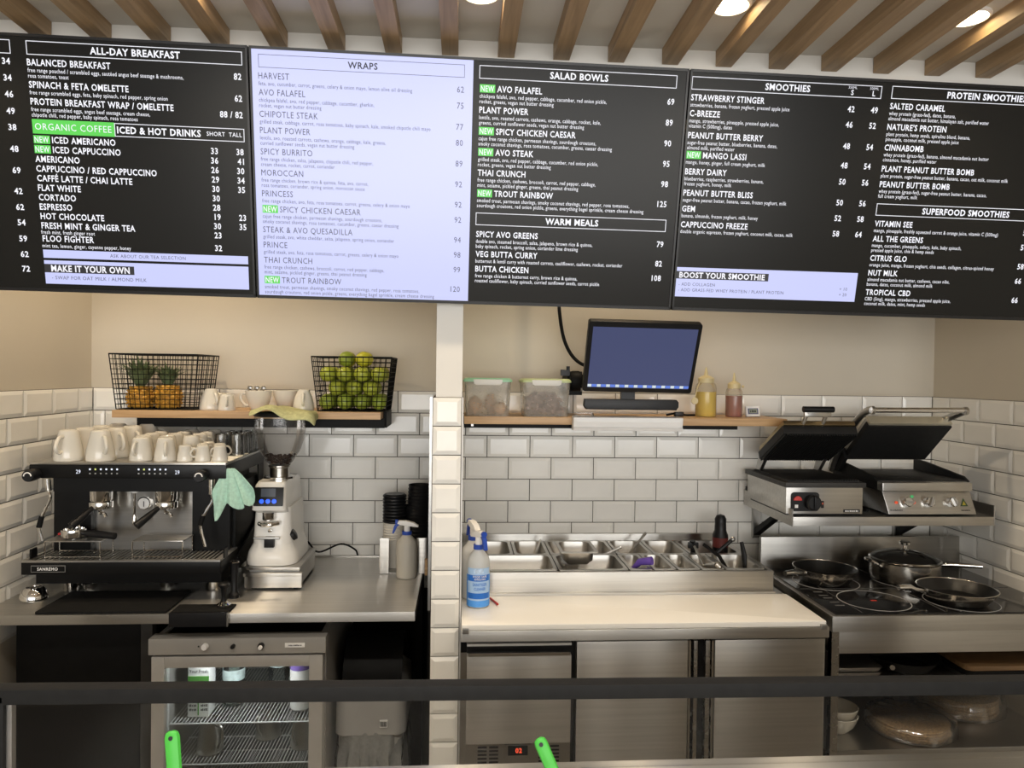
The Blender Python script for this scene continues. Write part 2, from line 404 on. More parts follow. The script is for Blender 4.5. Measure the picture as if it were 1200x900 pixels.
# 2D design space: millimetres, u to the right of the middle screen's corner, v down from the screen top
def TVM(lift): return plane_m(TVO + _n*lift, _ex, _up)
def rect(b, u0, u1, v0, v1, w0=0, w1=0):
    return b.box(u0*.001, u1*.001, -v1*.001, -v0*.001, w0, w1)
class Menu:
    def __init__(s): s.rects = {}; s.text = {}
    def r(s, k, u0, u1, v0, v1): s.rects.setdefault(k, []).append((u0, u1, v0, v1))
    def t(s, k, txt, u, vtop, cap, al='L', bold=.02, xs=.93, width=None):
        s.text.setdefault(k, []).append((txt, u*.001, -(vtop+cap)*.001, cap*.001, al, bold, xs, width and width*.001))
    def frame(s, k, u0, u1, v0, v1, th=1.6):
        s.r(k, u0, u1, v0, v0+th); s.r(k, u0, u1, v1-th, v1); s.r(k, u0, u0+th, v0, v1); s.r(k, u1-th, u1, v0, v1)
    def items(s, kn, kd, u, ur, v, lst, bold=.022, dbold=.006):
        for it in lst:
            new, name, desc, pr = it
            x = u
            if new:
                s.r('G', u, u+38, v-3, v+16); s.t(kn if kn == 'W' else 'W', 'NEW', u+2.5, v, 13.5, bold=.012, width=33); x = u+43
            s.t(kn, name, x, v-.5, 14.3, bold=bold, xs=.80)
            for i, d in enumerate(desc):
                s.t(kd, d, u, v+19.8+12.6*i, 9.0, bold=dbold, xs=.755)
            if pr:
                for j, q in enumerate(pr if isinstance(pr, tuple) else (pr,)):
                    if q: s.t(kn, q, (ur if isinstance(ur, (int, float)) else ur[j]), v+9, 14, 'R', bold=bold, xs=.85)
            v += 37.8 + 12.4*(len(desc)-1) if desc else 22.6
        return v
def tv(u0, u1, name, label):
    c = TVM(0) @ Vector(((u0+u1)/2000, -.6, -.02))
    t = thing(name, label, 'menu screen', c)
    rect(MB(), u0, u1, -4, 600, -.042, -.002).xf(TVM(0)).build('housing', TVF, t, bevel=.002)
    b = MB()
    for q in ((u0, u1, -4, 2.5), (u0, u1, 592, 600), (u0, u0+5, -4, 600), (u1-5, u1, -4, 600)): rect(b, *q, -.002, .002)
    b.xf(TVM(0)).build('bezel', TVF, t)
    return t
def finish(t, mn, panels):
    for (u0, u1, m, nm) in panels: rect(MB(), u0, u1, 2.5, 592, -.002, -.0005).xf(TVM(0)).build(nm, m, t, smooth=0)
    mm = {'W': TXW, 'D': TXD, 'K': TXK, 'G': GRN, 'P': SCRW}
    lv = {'P': .0001, 'K': .0004, 'G': .0004, 'W': .0004, 'D': .0004}
    for k, rs in mn.rects.items():
        b = MB()
        for q in rs: rect(b, *q, 0, 0.0002)
        b.xf(TVM(lv[k])).build({'P': 'white_panel', 'G': 'green_tag'}.get(k, 'rule'), mm[k], t, smooth=0, kind='stuff')
    for k, ls in mn.text.items():
        lettering(ls, TVM(.0009), 'lettering', mm[k], t, kind='stuff')
# --- wraps and salad bowls
t = tv(8, 1086, 'menu_screen', 'middle wide menu screen, white wraps list beside black salad bowls list')
m = Menu()
m.frame('D', 29, 526, 14, 44, 1.1); m.t('K', 'WRAPS', 278, 21.5, 14.5, 'C', .02, .95, 72)
m.items('D', 'D', 28, 525, 56, [
 (0, 'HARVEST', ['feta, avo, cucumber, carrot, greens, celery & onion mayo, lemon olive oil dressing'], '62'),
 (0, 'AVO FALAFEL', ['chickpea falafel, avo, red pepper, cabbage, cucumber, gherkin,', 'rocket, vegan nut butter dressing'], '75'),
 (0, 'CHIPOTLE STEAK', ['grilled steak, cabbage, carrot, rosa tomatoes, baby spinach, kale, smoked chipotle chili mayo'], '77'),
 (0, 'PLANT POWER', ['lentils, avo, roasted carrots, cashews, orange, cabbage, kale, greens,', 'curried sunflower seeds, vegan nut butter dressing'], '80'),
 (0, 'SPICY BURRITO', ['free range chicken, salsa, jalapeno, chipotle chili, red pepper,', 'cream cheese, rocket, carrot, coriander'], '89'),
 (0, 'MOROCCAN', ['free range chicken, brown rice & quinoa, feta, avo, carrot,', 'rosa tomatoes, coriander, spring onion, moroccan sauce'], '92'),
 (0, 'PRINCESS', ['free range chicken, avo, feta, rosa tomatoes, carrot, greens, celery & onion mayo'], '92'),
 (1, 'SPICY CHICKEN CAESAR', ['cajun free range chicken, parmesan shavings, sourdough croutons,', 'smoky coconut shavings, rosa tomatoes, cucumber, greens, caesar dressing'], '92'),
 (0, 'STEAK & AVO QUESADILLA', ['grilled steak, avo, white cheddar, salsa, jalapeno, spring onion, coriander'], '94'),
 (0, 'PRINCE', ['grilled steak, avo, feta, rosa tomatoes, carrot, greens, celery & onion mayo'], '98'),
 (0, 'THAI CRUNCH', ['free range chicken, cashews, broccoli, carrot, red pepper, cabbage,', 'mint, sesame, pickled ginger, greens, thai peanut dressing'], '99'),
 (1, 'TROUT RAINBOW', ['smoked trout, parmesan shavings, smoky coconut shavings, red pepper, rosa tomatoes,', 'sourdough croutons, red onion pickle, greens, everything bagel sprinkle, cream cheese dressing'], '120')], .0, .0)
m.frame('W', 562, 1057, 13, 44); m.t('W', 'SALAD BOWLS', 810, 21, 15, 'C', .03, .95, 146)
v = m.items('W', 'W', 564, 1054, 60, [
 (1, 'AVO FALAFEL', ['chickpea falafel, avo, red pepper, cabbage, cucumber, red onion pickle,', 'rocket, greens, vegan nut butter dressing'], '69'),
 (0, 'PLANT POWER', ['lentils, avo, roasted carrots, cashews, orange, cabbage, rocket, kale,', 'greens, curried sunflower seeds, vegan nut butter dressing'], '89'),
 (1, 'SPICY CHICKEN CAESAR', ['cajun free range chicken, parmesan shavings, sourdough croutons,', 'smoky coconut shavings, rosa tomatoes, cucumber, greens, caesar dressing'], '90'),
 (1, 'AVO STEAK', ['grilled steak, avo, red pepper, cabbage, cucumber, red onion pickle,', 'rocket, greens, vegan nut butter dressing'], '95'),
 (0, 'THAI CRUNCH', ['free range chicken, cashews, broccoli, carrot, red pepper, cabbage,', 'mint, sesame, pickled ginger, greens, thai peanut dressing'], '98'),
 (1, 'TROUT RAINBOW', ['smoked trout, parmesan shavings, smoky coconut shavings, red pepper, rosa tomatoes,', 'sourdough croutons, red onion pickle, greens, everything bagel sprinkle, cream cheese dressing'], '125')])
m.frame('W', 562, 1057, 366, 397); m.t('W', 'WARM MEALS', 810, 374, 15, 'C', .03, .95, 138)
m.items('W', 'W', 564, 1054, 413, [
 (0, 'SPICY AVO GREENS', ['double avo, steamed broccoli, salsa, jalapeno, brown rice & quinoa,', 'baby spinach, rocket, spring onion, coriander lime dressing'], '79'),
 (0, 'VEG BUTTA CURRY', ['butternut & lentil curry with roasted carrots, cauliflower, cashews, rocket, coriander'], '82'),
 (0, 'BUTTA CHICKEN', ['free range chicken & butternut curry, brown rice & quinoa,', 'roasted cauliflower, baby spinach, curried sunflower seeds, carrot pickle'], '108')])
finish(t, m, [(13, 547, SCRW, 'bright_display'), (547, 1081, SCRD, 'dark_display')])
# --- smoothies and protein smoothies
t = tv(1090, 2168, 'menu_screen', 'black menu screen listing smoothies and protein smoothies, over the contact grills')
m = Menu()
m.frame('W', 1095, 1590, 13, 44); m.t('W', 'SMOOTHIES', 1343, 21, 15, 'C', .03, .95, 117)
m.t('W', '350ML', 1513, 17, 6, 'C', .0, .9); m.t('W', 'S', 1513, 26, 12, 'C', .02)
m.t('W', '500ML', 1570, 17, 6, 'C', .0, .9); m.t('W', 'L', 1570, 26, 12, 'C', .02)
for v, it in zip((56, 94, 147, 195, 236, 289, 329, 369), [
 (0, 'STRAWBERRY STINGER', ['strawberries, banana, frozen yoghurt, pressed apple juice'], ('42', '49')),
 (0, 'C-BREEZE', ['mango, strawberries, pineapple, pressed apple juice,', 'vitamin C (500mg), dates'], ('46', '52')),
 (0, 'PEANUT BUTTER BERRY', ['sugar-free peanut butter, blueberries, banana, dates,', 'almond milk, purified water'], ('48', '54')),
 (1, 'MANGO LASSI', ['mango, honey, ginger, full cream yoghurt, milk'], ('48', '54')),
 (0, 'BERRY DAIRY', ['blueberries, raspberries, strawberries, banana,', 'frozen yoghurt, honey, milk'], ('50', '56')),
 (0, 'PEANUT BUTTER BLISS', ['sugar-free peanut butter, banana, cacao, frozen yoghurt, milk'], ('50', '56')),
 (0, 'GEM', ['banana, almonds, frozen yoghurt, milk, honey'], ('52', '58')),
 (0, 'CAPPUCCINO FREEZE', ['double organic espresso, frozen yoghurt, coconut milk, cacao, milk'], ('58', '64'))]):
    m.items('W', 'W', 1096, (1524, 1586), v, [it])
m.r('P', 1095, 1590, 486, 563); m.r('K', 1095, 1345, 496, 516); m.t('W', 'BOOST YOUR SMOOTHIE', 1103, 499, 14, 'L', .03, .95, 232)
m.t('D', '- ADD COLLAGEN', 1103, 526, 8, 'L', .0, .95); m.t('D', '- ADD GRASS-FED WHEY PROTEIN / PLANT PROTEIN', 1103, 541, 8, 'L', .0, .95)
m.t('D', '+ 10', 1565, 526, 8, 'R', .0); m.t('D', '+ 20', 1565, 541, 8, 'R', .0)
m.frame('W', 1617, 2112, 11, 42); m.t('W', 'PROTEIN SMOOTHIES', 1873, 19, 15, 'C', .03, .95, 215)
for v, it in zip((53, 104, 155, 208, 247), [
 (0, 'SALTED CARAMEL', ['whey protein (grass-fed), dates, banana,', 'almond macadamia nut butter, himalayan salt, purified water'], ''),
 (0, "NATURE'S PROTEIN", ['plant protein, hemp seeds, spirulina blend, banana,', 'pineapple, coconut milk, pressed apple juice'], ''),
 (0, 'CINNABOMB', ['whey protein (grass-fed), banana, almond macadamia nut butter', 'cinnamon, honey, purified water'], ''),
 (0, 'PLANT PEANUT BUTTER BOMB', ['plant protein, sugar-free peanut butter, banana, cacao, oat milk, coconut milk'], ''),
 (0, 'PEANUT BUTTER BOMB', ['whey protein (grass-fed), sugar-free peanut butter, banana, cacao,', 'full cream yoghurt, milk'], '')]):
    m.items('W', 'W', 1617, 2108, v, [it])
m.frame('W', 1617, 2112, 303, 334); m.t('W', 'SUPERFOOD SMOOTHIES', 1865, 311, 15, 'C', .03, .95, 243)
for v, it in zip((348, 387, 438, 477, 529), [
 (0, 'VITAMIN SEE', ['mango, pineapple, freshly squeezed carrot & orange juice, vitamin C (500mg)'], '56'),
 (0, 'ALL THE GREENS', ['mango, cucumber, pineapple, celery, kale, baby spinach,', 'pressed apple juice, chia & hemp seeds'], '56'),
 (0, 'CITRUS GLO', ['orange juice, mango, frozen yoghurt, chia seeds, collagen, citrus-spiced honey'], '58'),
 (0, 'NUT MILK', ['almond macadamia nut butter, cashews, cacao nibs,', 'banana, dates, coconut milk, almond milk'], '66'),
 (0, 'TROPICAL CBD', ['CBD (5mg), mango, strawberries, pressed apple juice,', 'coconut milk, dates, mint, hemp seeds'], '66')]):
    m.items('W', 'W', 1618, 2052, v, [it])
finish(t, m, [(1095, 2163, SCRD, 'dark_display')])
# --- breakfast and coffee
t = tv(-1074, 4, 'menu_screen', 'black menu screen listing breakfast, organic coffee and hot drinks, above the espresso machine')
m = Menu()
m.frame('W', -507, -9, 11, 42); m.t('W', 'ALL-DAY BREAKFAST', -258, 19, 15, 'C', .03, .95, 208)
for v, it in zip((52, 102, 140), [
 (0, 'BALANCED BREAKFAST', ['free range poached / scrambled eggs, sautéed angus beef sausage & mushrooms,', 'rosa tomatoes, toast'], '82'),
 (0, 'SPINACH & FETA OMELETTE', ['free range scrambled eggs, feta, baby spinach, red pepper, spring onion'], '62'),
 (0, 'PROTEIN BREAKFAST WRAP / OMELETTE', ['free range scrambled eggs, angus beef sausage, cream cheese,', 'chipotle chili, red pepper, baby spinach, rosa tomatoes'], '88 / 82')]):
    m.items('W', 'W', -508, -12, v, [it])
m.frame('W', -318, -10, 188, 219); m.r('G', -509, -318, 187, 220); m.t('W', 'ORGANIC COFFEE', -503, 196, 15, 'L', .0, .95, 178)
m.t('W', 'ICED & HOT DRINKS', -312, 196, 15, 'L', .03, .95, 198); m.t('W', 'SHORT', -100, 198, 9.5, 'L', .01); m.t('W', 'TALL', -47, 198, 9.5, 'L', .01)
v = 227
for nm, new, a, b_ in (('ICED AMERICANO', 1, '33', '38'), ('ICED CAPPUCCINO', 1, '36', '41'), ('AMERICANO', 0, '26', '30'), ('CAPPUCCINO / RED CAPPUCCINO', 0, '29', '34'),
                       ('CAFFÉ LATTE / CHAI LATTE', 0, '30', '35'), ('FLAT WHITE', 0, '30', ''), ('CORTADO', 0, '28', ''), ('ESPRESSO', 0, '19', '23'), ('HOT CHOCOLATE', 0, '30', '35'), ('FRESH MINT & GINGER TEA', 0, '23', ''), ('FLOO FIGHTER', 0, '32', '')):
    if nm == 'FLOO FIGHTER': v = 462
    m.items('W', 'W', -509, (-75, -13), v, [(new, nm, [], (a, b_))]); v += 22.6
m.t('W', 'fresh mint, fresh ginger root', -511, 448.5, 9, 'L', .006, .755); m.t('W', 'mint tea, lemon, ginger, cayenne pepper, honey', -511, 481.5, 9, 'L', .006, .755)
m.r('P', -511, -12, 496, 516); m.t('D', 'ASK ABOUT OUR TEA SELECTION', -258, 502, 8, 'C', .0, .95)
m.r('P', -511, -12, 522, 580); m.r('K', -511, -294, 531, 552); m.t('W', 'MAKE IT YOUR OWN', -495, 534, 15, 'L', .03, .95, 190)
m.t('D', '- SWAP FOR OAT MILK / ALMOND MILK', -495, 560, 8.5, 'L', .0, .95)
m.frame('W', -1040, -543, 11, 42)
m.t('W', 'ALL-DAY SNACKS', -790, 19, 15, 'C', .03, .95, 170)
for v, q in zip((59, 96, 133, 171, 208, 258, 308, 357, 395, 432, 471, 509, 545), ('34', '34', '46', '49', '38', '48', '69', '42', '62', '54', '59', '62', '72')):
    m.t('W', q, -546, v-7, 13.5, 'R', .025)
del m.text['W'][[q[0] for q in m.text['W']].index('ALL-DAY SNACKS')]
finish(t, m, [(-1069, -1, SCRD, 'dark_display')])

# ------------------------------------------------------------------ coffee counter
CT = .857   # counter top height
t = thing('coffee_counter', 'brushed steel coffee counter under the espresso machine', 'counter', (-.68, 2.29, 0))
MB().box(XL+.012, -.115, 1.98, 2.585, CT-.026, CT).build('worktop', STEEL, t, bevel=.003)
MB().box(XL+.012, -.115, 2.572, 2.588, CT, CT+.004).build('back_lip', STEEL, t)
for x in (XL+.04, -.155):
    MB().box(x, x+.035, 2.48, 2.515, 0, CT-.026).build('leg', BLACKM, t); MB().box(x, x+.035, 2.53, 2.565, 0, CT-.026).build('leg', BLACKM, t)
MB().box(-.66, -.645, 1.982, 2.57, CT, CT+.0004).build('seam', STEELD, t)
# black cupboard
t = thing('black_cupboard', 'matt black cupboard under the counter, left of the drinks fridge', 'cupboard', (-1.03, 2.3, 0))
MB().box(-1.20, -.87, 2.10, 2.52, .02, .80).build('carcass', BLACKM, t)
d = MB().box(-1.199, -.871, 2.08, 2.098, .05, .815).build('door', BLACKM, t, bevel=.002)
MB().box(-1.02, -.92, 2.069, 2.080, .806, .814).build('handle', STEELD, d, bevel=.002)
MB().box(-1.20, -.87, 2.13, 2.50, 0, .02).build('plinth', BLACKM, t)
MB().box(-.862, -.832, 2.06, 2.09, 0, .83).build('upright_post', mat('dark_grey_post', (.03, .028, .026), .5, noise=(20, .2)), label='dark grey upright post beside the drinks fridge', cat='post')

# ------------------------------------------------------------------ glass door fridge
FG = mat('grey_fridge_enamel', (.34, .325, .30), .42, noise=(12, .04))
FA = mat('fridge_door_aluminium', (.66, .65, .63), .45, .6, noise=(15, .05))
LIN = mat('fridge_liner', (.30, .32, .31), .5, noise=(8, .05))
t = thing('drinks_fridge', 'grey glass door drinks fridge with milk and jugs, under the coffee counter', 'fridge', (-.585, 2.28, 0))
MB().box(-.81, -.795, 2.04, 2.55, .03, .782).build('side_wall', FG, t); MB().box(-.375, -.36, 2.04, 2.55, .03, .782).build('side_wall', FG, t)
MB().box(-.795, -.375, 2.50, 2.55, .03, .782).build('back_wall', LIN, t)
MB().box(-.795, -.375, 2.04, 2.50, .735, .775).build('roof', BLACKM, t)  # the counter's shadow on the fridge top is put into the black colour
MB().box(-.795, -.375, 2.04, 2.50, .03, .09).build('floor_panel', LIN, t)
cp = MB().box(-.816, -.354, 1.995, 2.04, .743, .786).build('control_panel', FG, t, bevel=.002)
for x, m_, r in ((-.6685, WHITEP, .0085), (-.596, BLACK, .0055), (-.523, BLACK, .0085)):
    k = MB().lathe([(r, 1.995), (r, 1.985), (r*.8, 1.982), (1e-5, 1.982)], (x, 0, .7655), 18, 'Y').build('knob', m_, cp)
    if x > -.55: MB().lathe([(.0055, 1.982), (.0055, 1.977), (1e-5, 1.976)], (x+.001, 0, .7655), 14, 'Y').build('knob_cap', WHITEP, k)
MB().lathe([(.002, 1.995), (.002, 1.993), (1e-5, 1.993)], (-.686, 0, .7655), 10, 'Y').build('screw', BLACK, cp)
pl = MB().box(-.461, -.409, 1.993, 1.995, .760, .7715).build('name_plate', WHITEP, cp)
print_marks(-.452, -.416, .7638, .004, 10, FRONT(0, 1.9926, 0), TXK, cp)
for q in ((-.809, -.776, .06, .737), (-.398, -.362, .06, .737), (-.776, -.398, .707, .737), (-.776, -.398, .06, .10)):
    MB().box(q[0], q[1], 1.998, 2.036, q[2], q[3]).build('door_frame', FA, t, bevel=.002)
MB().box(-.776, -.398, 2.014, 2.018, .10, .707).build('door_glass', GLASS, t)
MB().box(-.70, -.47, 2.05, 2.075, .722, .7345).build('lamp_strip', mat('added_strip_glow', (.8, .8, .8), .4, noise=(5, .02), emit=(.9, .95, 1), est=2.0), t)  # added glowing strip, hidden behind the door frame, to brighten the contents
_l = bpy.data.lights.new('fridge_fill_light', 'AREA'); _l.shape = 'RECTANGLE'; _l.size = .22; _l.size_y = .02; _l.energy = .55; _l.color = (.95, .97, 1)  # added fill light for the fridge interior
_lo = bpy.data.objects.new('fridge_fill_light', _l); COL.objects.link(_lo); _lo.parent = t; _lo.location = Vector((-.585, 2.0625, .7215)) - ORG[t]
WIRE = mat('white_coated_wire', (.62, .62, .60), .4, noise=(20, .05))
for z in (.523, .409, .25):
    b = MB()
    for i in range(42):
        x = -.788 + i*.0098; b.tube([(x, 2.075, z), (x, 2.46, z)], .0014, 4)
    for y in (2.075, 2.23, 2.46): b.tube([(-.793, y, z-.002), (-.378, y, z-.002)], .0026, 6)
    b.build('wire_shelf', WIRE, t, smooth=60, kind='stuff')
# milk cartons, jars and jugs inside
CARD = mat('white_milk_carton', (.80, .80, .77), .5, noise=(8, .03)); GR = mat('carton_green_print', (.10, .30, .06), .5, noise=(8, .1)); INK = mat('black_print', (.02, .02, .02), .6, noise=(8, .1))
Z1 = .526
t = thing('milk_carton', 'tall white and green milk carton standing in the fridge', 'carton', (-.722, 2.13, Z1))
b = MB().box(-.752, -.695, 2.105, 2.160, Z1, Z1+.142); b.build('body', CARD, t, bevel=.001)
MB().add([(-.752, 2.105, Z1+.142), (-.695, 2.105, Z1+.142), (-.695, 2.16, Z1+.142), (-.752, 2.16, Z1+.142), (-.752, 2.1325, Z1+.165), (-.695, 2.1325, Z1+.165)], [(0, 1, 5, 4), (1, 2, 5), (2, 3, 4, 5), (3, 0, 4)]).build('gable', CARD, t)
MB().box(-.752, -.695, 2.103, 2.105, Z1+.085, Z1+.115).build('green_band', GR, t)
MB().box(-.725, -.722, 2.103, 2.105, Z1+.005, Z1+.085).build('green_edge', GR, t)
lettering([('Your Fresh', -.748, Z1+.125, .009, 'L', .01, None, .05)], FRONT(0, 2.1025, 0), 'lettering', INK, t, kind='stuff')
for px_ in (-.748, -.716):
    for pz_ in (.055, .042, .030, .018): print_marks(px_, px_+.020, Z1+pz_, .007, 5, FRONT(0, 2.1025, 0), INK, t)
PALEB = mat('pale_blue_label', (.55, .66, .64), .5, noise=(60, .25))
JARG = thin_glass('fridge_jar_glass', (.80, .83, .80), 1.3, .05, .12, (.5, .52, .5))
for x, y, r, h, lab in ((-.652, 2.19, .031, .135, 'clear glass jar with a pale label beside the milk carton in the fridge'), (-.545, 2.28, .030, .14, 'clear glass jar with pale blue floral label behind the milk carton row')):
    t = thing('glass_jar', lab, 'jar', (x, y, Z1))
    MB().lathe([(r*.8, 0), (r, .006), (r, h*.75), (r*.8, h*.85), (r*.8, h)], (x, y, Z1), 20).build('body', JARG, t)
    MB().lathe([(r*1.02, h*.55), (r*1.02, h*.78)], (x, y, Z1), 20, closed=True).build('paper_label', PALEB, t)
    MB().lathe([(r*.84, h*.99), (r*.84, h*1.08), (1e-5, h*1.08)], (x, y, Z1), 20).build('lid', STEELD, t)
t = thing('milk_bottle', 'white plastic milk bottle with a purple label in the fridge', 'bottle', (-.452, 2.15, Z1))
MB().lathe([(.024, 0), (.029, .006), (.029, .118), (.022, .14), (.015, .15), (.015, .16)], (-.452, 2.15, Z1), 22).build('body', mat('milk_white_plastic', (.68, .66, .62), .4, noise=(8, .03)), t)
MB().lathe([(.0296, .118), (.0296, .140), (.026, .146)], (-.452, 2.15, Z1), 22, closed=True).build('purple_band', mat('purple_label', (.16, .10, .32), .5, noise=(8, .1)), t)
MB().box(-.461, -.447, 2.118, 2.1205, Z1+.04, Z1+.055).build('barcode', INK, t)
MB().lathe([(.0165, .158), (.0165, .172), (1e-5, .172)], (-.452, 2.15, Z1), 18).build('cap', WHITEP, t)
jm = mat('brushed_jug_steel', (.5, .48, .44), .3, 1, noise=(8, .1))
j0 = None
for x, y in ((-.702, 2.14), (-.56, 2.22), (-.445, 2.16)):
    if j0 is None:
        j0 = MB().lathe([(.034, 0), (.037, .004), (.033, .05), (.026, .082), (.028, .092), (.0265, .092), (.024, .082), (.030, .05), (.033, .008), (1e-5, .006)], (0, 0, 0), 24).build('milk_jug', jm, origin=(0, 0, 0), label='steel milk frothing jug on the lower wire shelf of the fridge', cat='jug', group='milk jugs in the fridge')
        MB().tube(bez([(.026, 0, .080), (.05, 0, .078), (.052, 0, .045), (.036, 0, .018)], 6), .004, 8).build('handle', jm, j0)
        j0.location = (x, y, .412); j0.rotation_euler = (0, 0, R(-35))
    else: dup(j0, (x, y, .412), R(-110))

# ------------------------------------------------------------------ bin with bag
BING = mat('grey_bin_plastic', (.42, .41, .39), .38, noise=(12, .06))
t = thing('swing_bin', 'grey plastic swing-lid bin lined with a clear bag beside the fridge', 'bin', (-.255, 2.2, 0))
MB().loft([rr(-.325, -.165, 2.12, 2.36, 0, .03), rr(-.340, -.152, 2.10, 2.38, .49, .03)]).build('body', BING, t)
lid = MB().loft([rr(-.346, -.145, 2.092, 2.39, .47, .03), rr(-.344, -.147, 2.094, 2.388, .575, .03), rr(-.325, -.165, 2.13, 2.36, .60, .03)]).build('lid', BING, t)
MB().lathe([(.118, -.085), (.118, .085)], (0, 0, 0), 24, 'X', a0=R(8), a1=R(172)).xf(Matrix.Translation((-.245, 2.245, .59))).build('swing_flap', BLACKM, lid)
MB().box(-.218, -.196, 2.088, 2.0935, .493, .513).build('barcode_sticker', WHITEP, lid)
b = MB()
for i in range(8): b.box(-.2165+i*.0024, -.2155+i*.0024+(i % 3)*.0004, 2.0868, 2.088, .496, .510)
b.build('barcode', INK, lid, kind='stuff')
rg = random.Random(3); rings = []
for j in range(9):
    f = j/8; z = .485 - .17*f; ring = []
    for i in range(64):
        a = 2*math.pi*i/64; sx, sy = math.cos(a), math.sin(a)
        k = (abs(sx)**4+abs(sy)**4)**-.25
        rad = 1.0 + .06*f + .09*math.sin(i*1.9+j*.4)*min(1, f*2) + rg.uniform(-.02, .02)*f
        ring.append((-.246+.097*k*sx*rad, 2.24+.145*k*sy*rad*(1+.25*f), z - .03*math.sin(a*1.5+1)*f))
    rings.append(ring)
MB().loft(rings, caps=False).build('clear_bag', thin_glass('clear_bag_film', (.86, .87, .86), 4.0, .08, .42, (.92, .93, .91)), t, smooth=80)

# ------------------------------------------------------------------ oak wall shelf with baskets and cups
SZ = 1.372
t = thing('wall_shelf', 'oak plank wall shelf on a black bracket holding two wire fruit baskets', 'shelf', (-.66, 2.47, 1.31))
MB().box(-1.072, -.252, 2.345, 2.588, SZ-.023, SZ).build('plank', OAK, t, bevel=.0015)
MB().box(-1.02, -.245, 2.40, 2.588, 1.318, SZ-.0235).build('bracket', BLACKM, t)
MB().box(-1.045, -1.02, 2.46, 2.588, 1.34, SZ-.0235).build('bracket_end', BLACKM, t)
MB().box(-.2515, -.240, 2.42, 2.588, 1.318, SZ-.002).build('bracket_end', BLACKM, t)
def basket(xc, wt, wb_, h, dt, db, yf, lab, nx, nz):
    y0 = yf + .002; yc = y0 + dt/2
    t = thing('wire_basket', lab, 'basket', (xc, yc, SZ))
    def P(u, v, f):   # u,v in -1..1, f height fraction
        return (xc+u*(wb_+(wt-wb_)*f)/2, yc+v*(db+(dt-db)*f)/2, SZ+.002+h*f)
    b = MB(); r = .0011
    for i in range(nx+1):
        u = -1+2*i/nx
        for v in (-1, 1): b.tube([P(u, v, 0), P(u, v, 1)], r, 4)
        b.tube([P(u, -1, 0), P(u, 1, 0)], r, 4)
    ny = max(4, int(nx*.6))
    for i in range(ny+1):
        v = -1+2*i/ny
        for u in (-1, 1): b.tube([P(u, v, 0), P(u, v, 1)], r, 4)
        b.tube([P(-1, v, 0), P(1, v, 0)], r, 4)
    for j in range(1, nz):
        f = j/nz; q = [P(-1, -1, f), P(1, -1, f), P(1, 1, f), P(-1, 1, f)]
        for k in range(4): b.tube([q[k], q[(k+1) % 4]], r, 4)
    b.build('wire_mesh', BLACKM, t, smooth=60, kind='stuff')
    q = [P(-1, -1, 1), P(1, -1, 1), P(1, 1, 1), P(-1, 1, 1)]
    b = MB()
    for k in range(4): b.tube([q[k], q[(k+1) % 4]], .0022, 6)
    b.build('rim', BLACKM, t)
    b = MB()
    for u, v in ((-1, -1), (1, -1), (1, 1), (-1, 1)): b.tube([P(u, v, 0), P(u, v, 1)], .0018, 6)
    b.build('corner_wires', BLACKM, t, kind='stuff')
    return t
basket(-.952, .268, .236, .172, .20, .17, 2.352, 'tapered black wire basket holding two pineapples on the oak shelf', 16, 11)
basket(-.345, .250, .214, .172, .20, .17, 2.352, 'tapered black wire basket full of limes on the oak shelf', 14, 11)
# pineapples
PINE = mat('pineapple_rind', (.55, .27, .03), .55, noise=(70, .55), bump=(60, .4)); PLEAF = mat('pineapple_leaf', (.12, .16, .07), .5, noise=(40, .4))
PEYE = mat('pineapple_eye', (.62, .34, .05), .5, noise=(60, .4))
def pineapple(x, y, r, h, cs, nl, lab, seed):
    rn = random.Random(seed); z0 = SZ+.0035
    t = thing('pineapple', lab, 'pineapple', (x, y, z0))
    MB().lathe([(r*.55, 0), (r*.85, h*.1), (r, h*.35), (r, h*.6), (r*.85, h*.85), (r*.5, h), (1e-5, h)], (x, y, z0), 24).build('body', PINE, t)
    b = MB()
    for j in range(7):
        f = .08 + .85*j/6.; rad = r*(1-abs(f-.47)**2.4*1.5); zz = z0+h*f; n = 11
        for i in range(n):
            a = 2*math.pi*(i+.5*(j % 2))/n; c = Vector((x+rad*math.cos(a), y+rad*math.sin(a), zz)); o = Vector((math.cos(a), math.sin(a), 0)); s_ = Vector((-math.sin(a), math.cos(a), 0)); k = r*.27; u = Vector((0, 0, h*.075))
            b.add([c+s_*k, c+u, c-s_*k, c-u, c+o*.006], [(0, 1, 4), (1, 2, 4), (2, 3, 4), (3, 0, 4)])
    b.build('rind_scales', PEYE, t, smooth=0, kind='stuff')
    b = MB()
    for i in range(nl):
        a = i*2.39996; q = i/nl; up = .25+.75*(1-q) if i % 3 else .6; L = cs*rn.uniform(.7, 1.0)
        o = Vector((math.cos(a), math.sin(a), 0)); s_ = Vector((-math.sin(a), math.cos(a), 0)); wd = .0085
        pts = [Vector((x, y, z0+h-.003)) + o*(.006) , Vector((x, y, z0+h)) + o*L*.42*(1.25-up) + Vector((0, 0, L*.45)), Vector((x, y, z0+h)) + o*L*.95*(1.25-up) + Vector((0, 0, L*(.45+.5*up)))]
        b.add([pts[0]-s_*wd, pts[0]+s_*wd, pts[1]-s_*wd, pts[1]+s_*wd, pts[1]+o*.004, pts[2], pts[0]+o*.005], [(0, 6, 4, 2), (6, 1, 3, 4), (2, 4, 5), (4, 3, 5), (0, 2, 3, 1), (2, 5, 3)])
    b.build('crown', PLEAF, t, smooth=0, kind='stuff')
pineapple(-1.022, 2.432, .0405, .070, .112, 60, 'dark ripe pineapple with the taller bushy crown, in wire basket', 1)
pineapple(-.934, 2.425, .0405, .074, .082, 40, 'bright orange pineapple with a short crown, in wire basket', 2)
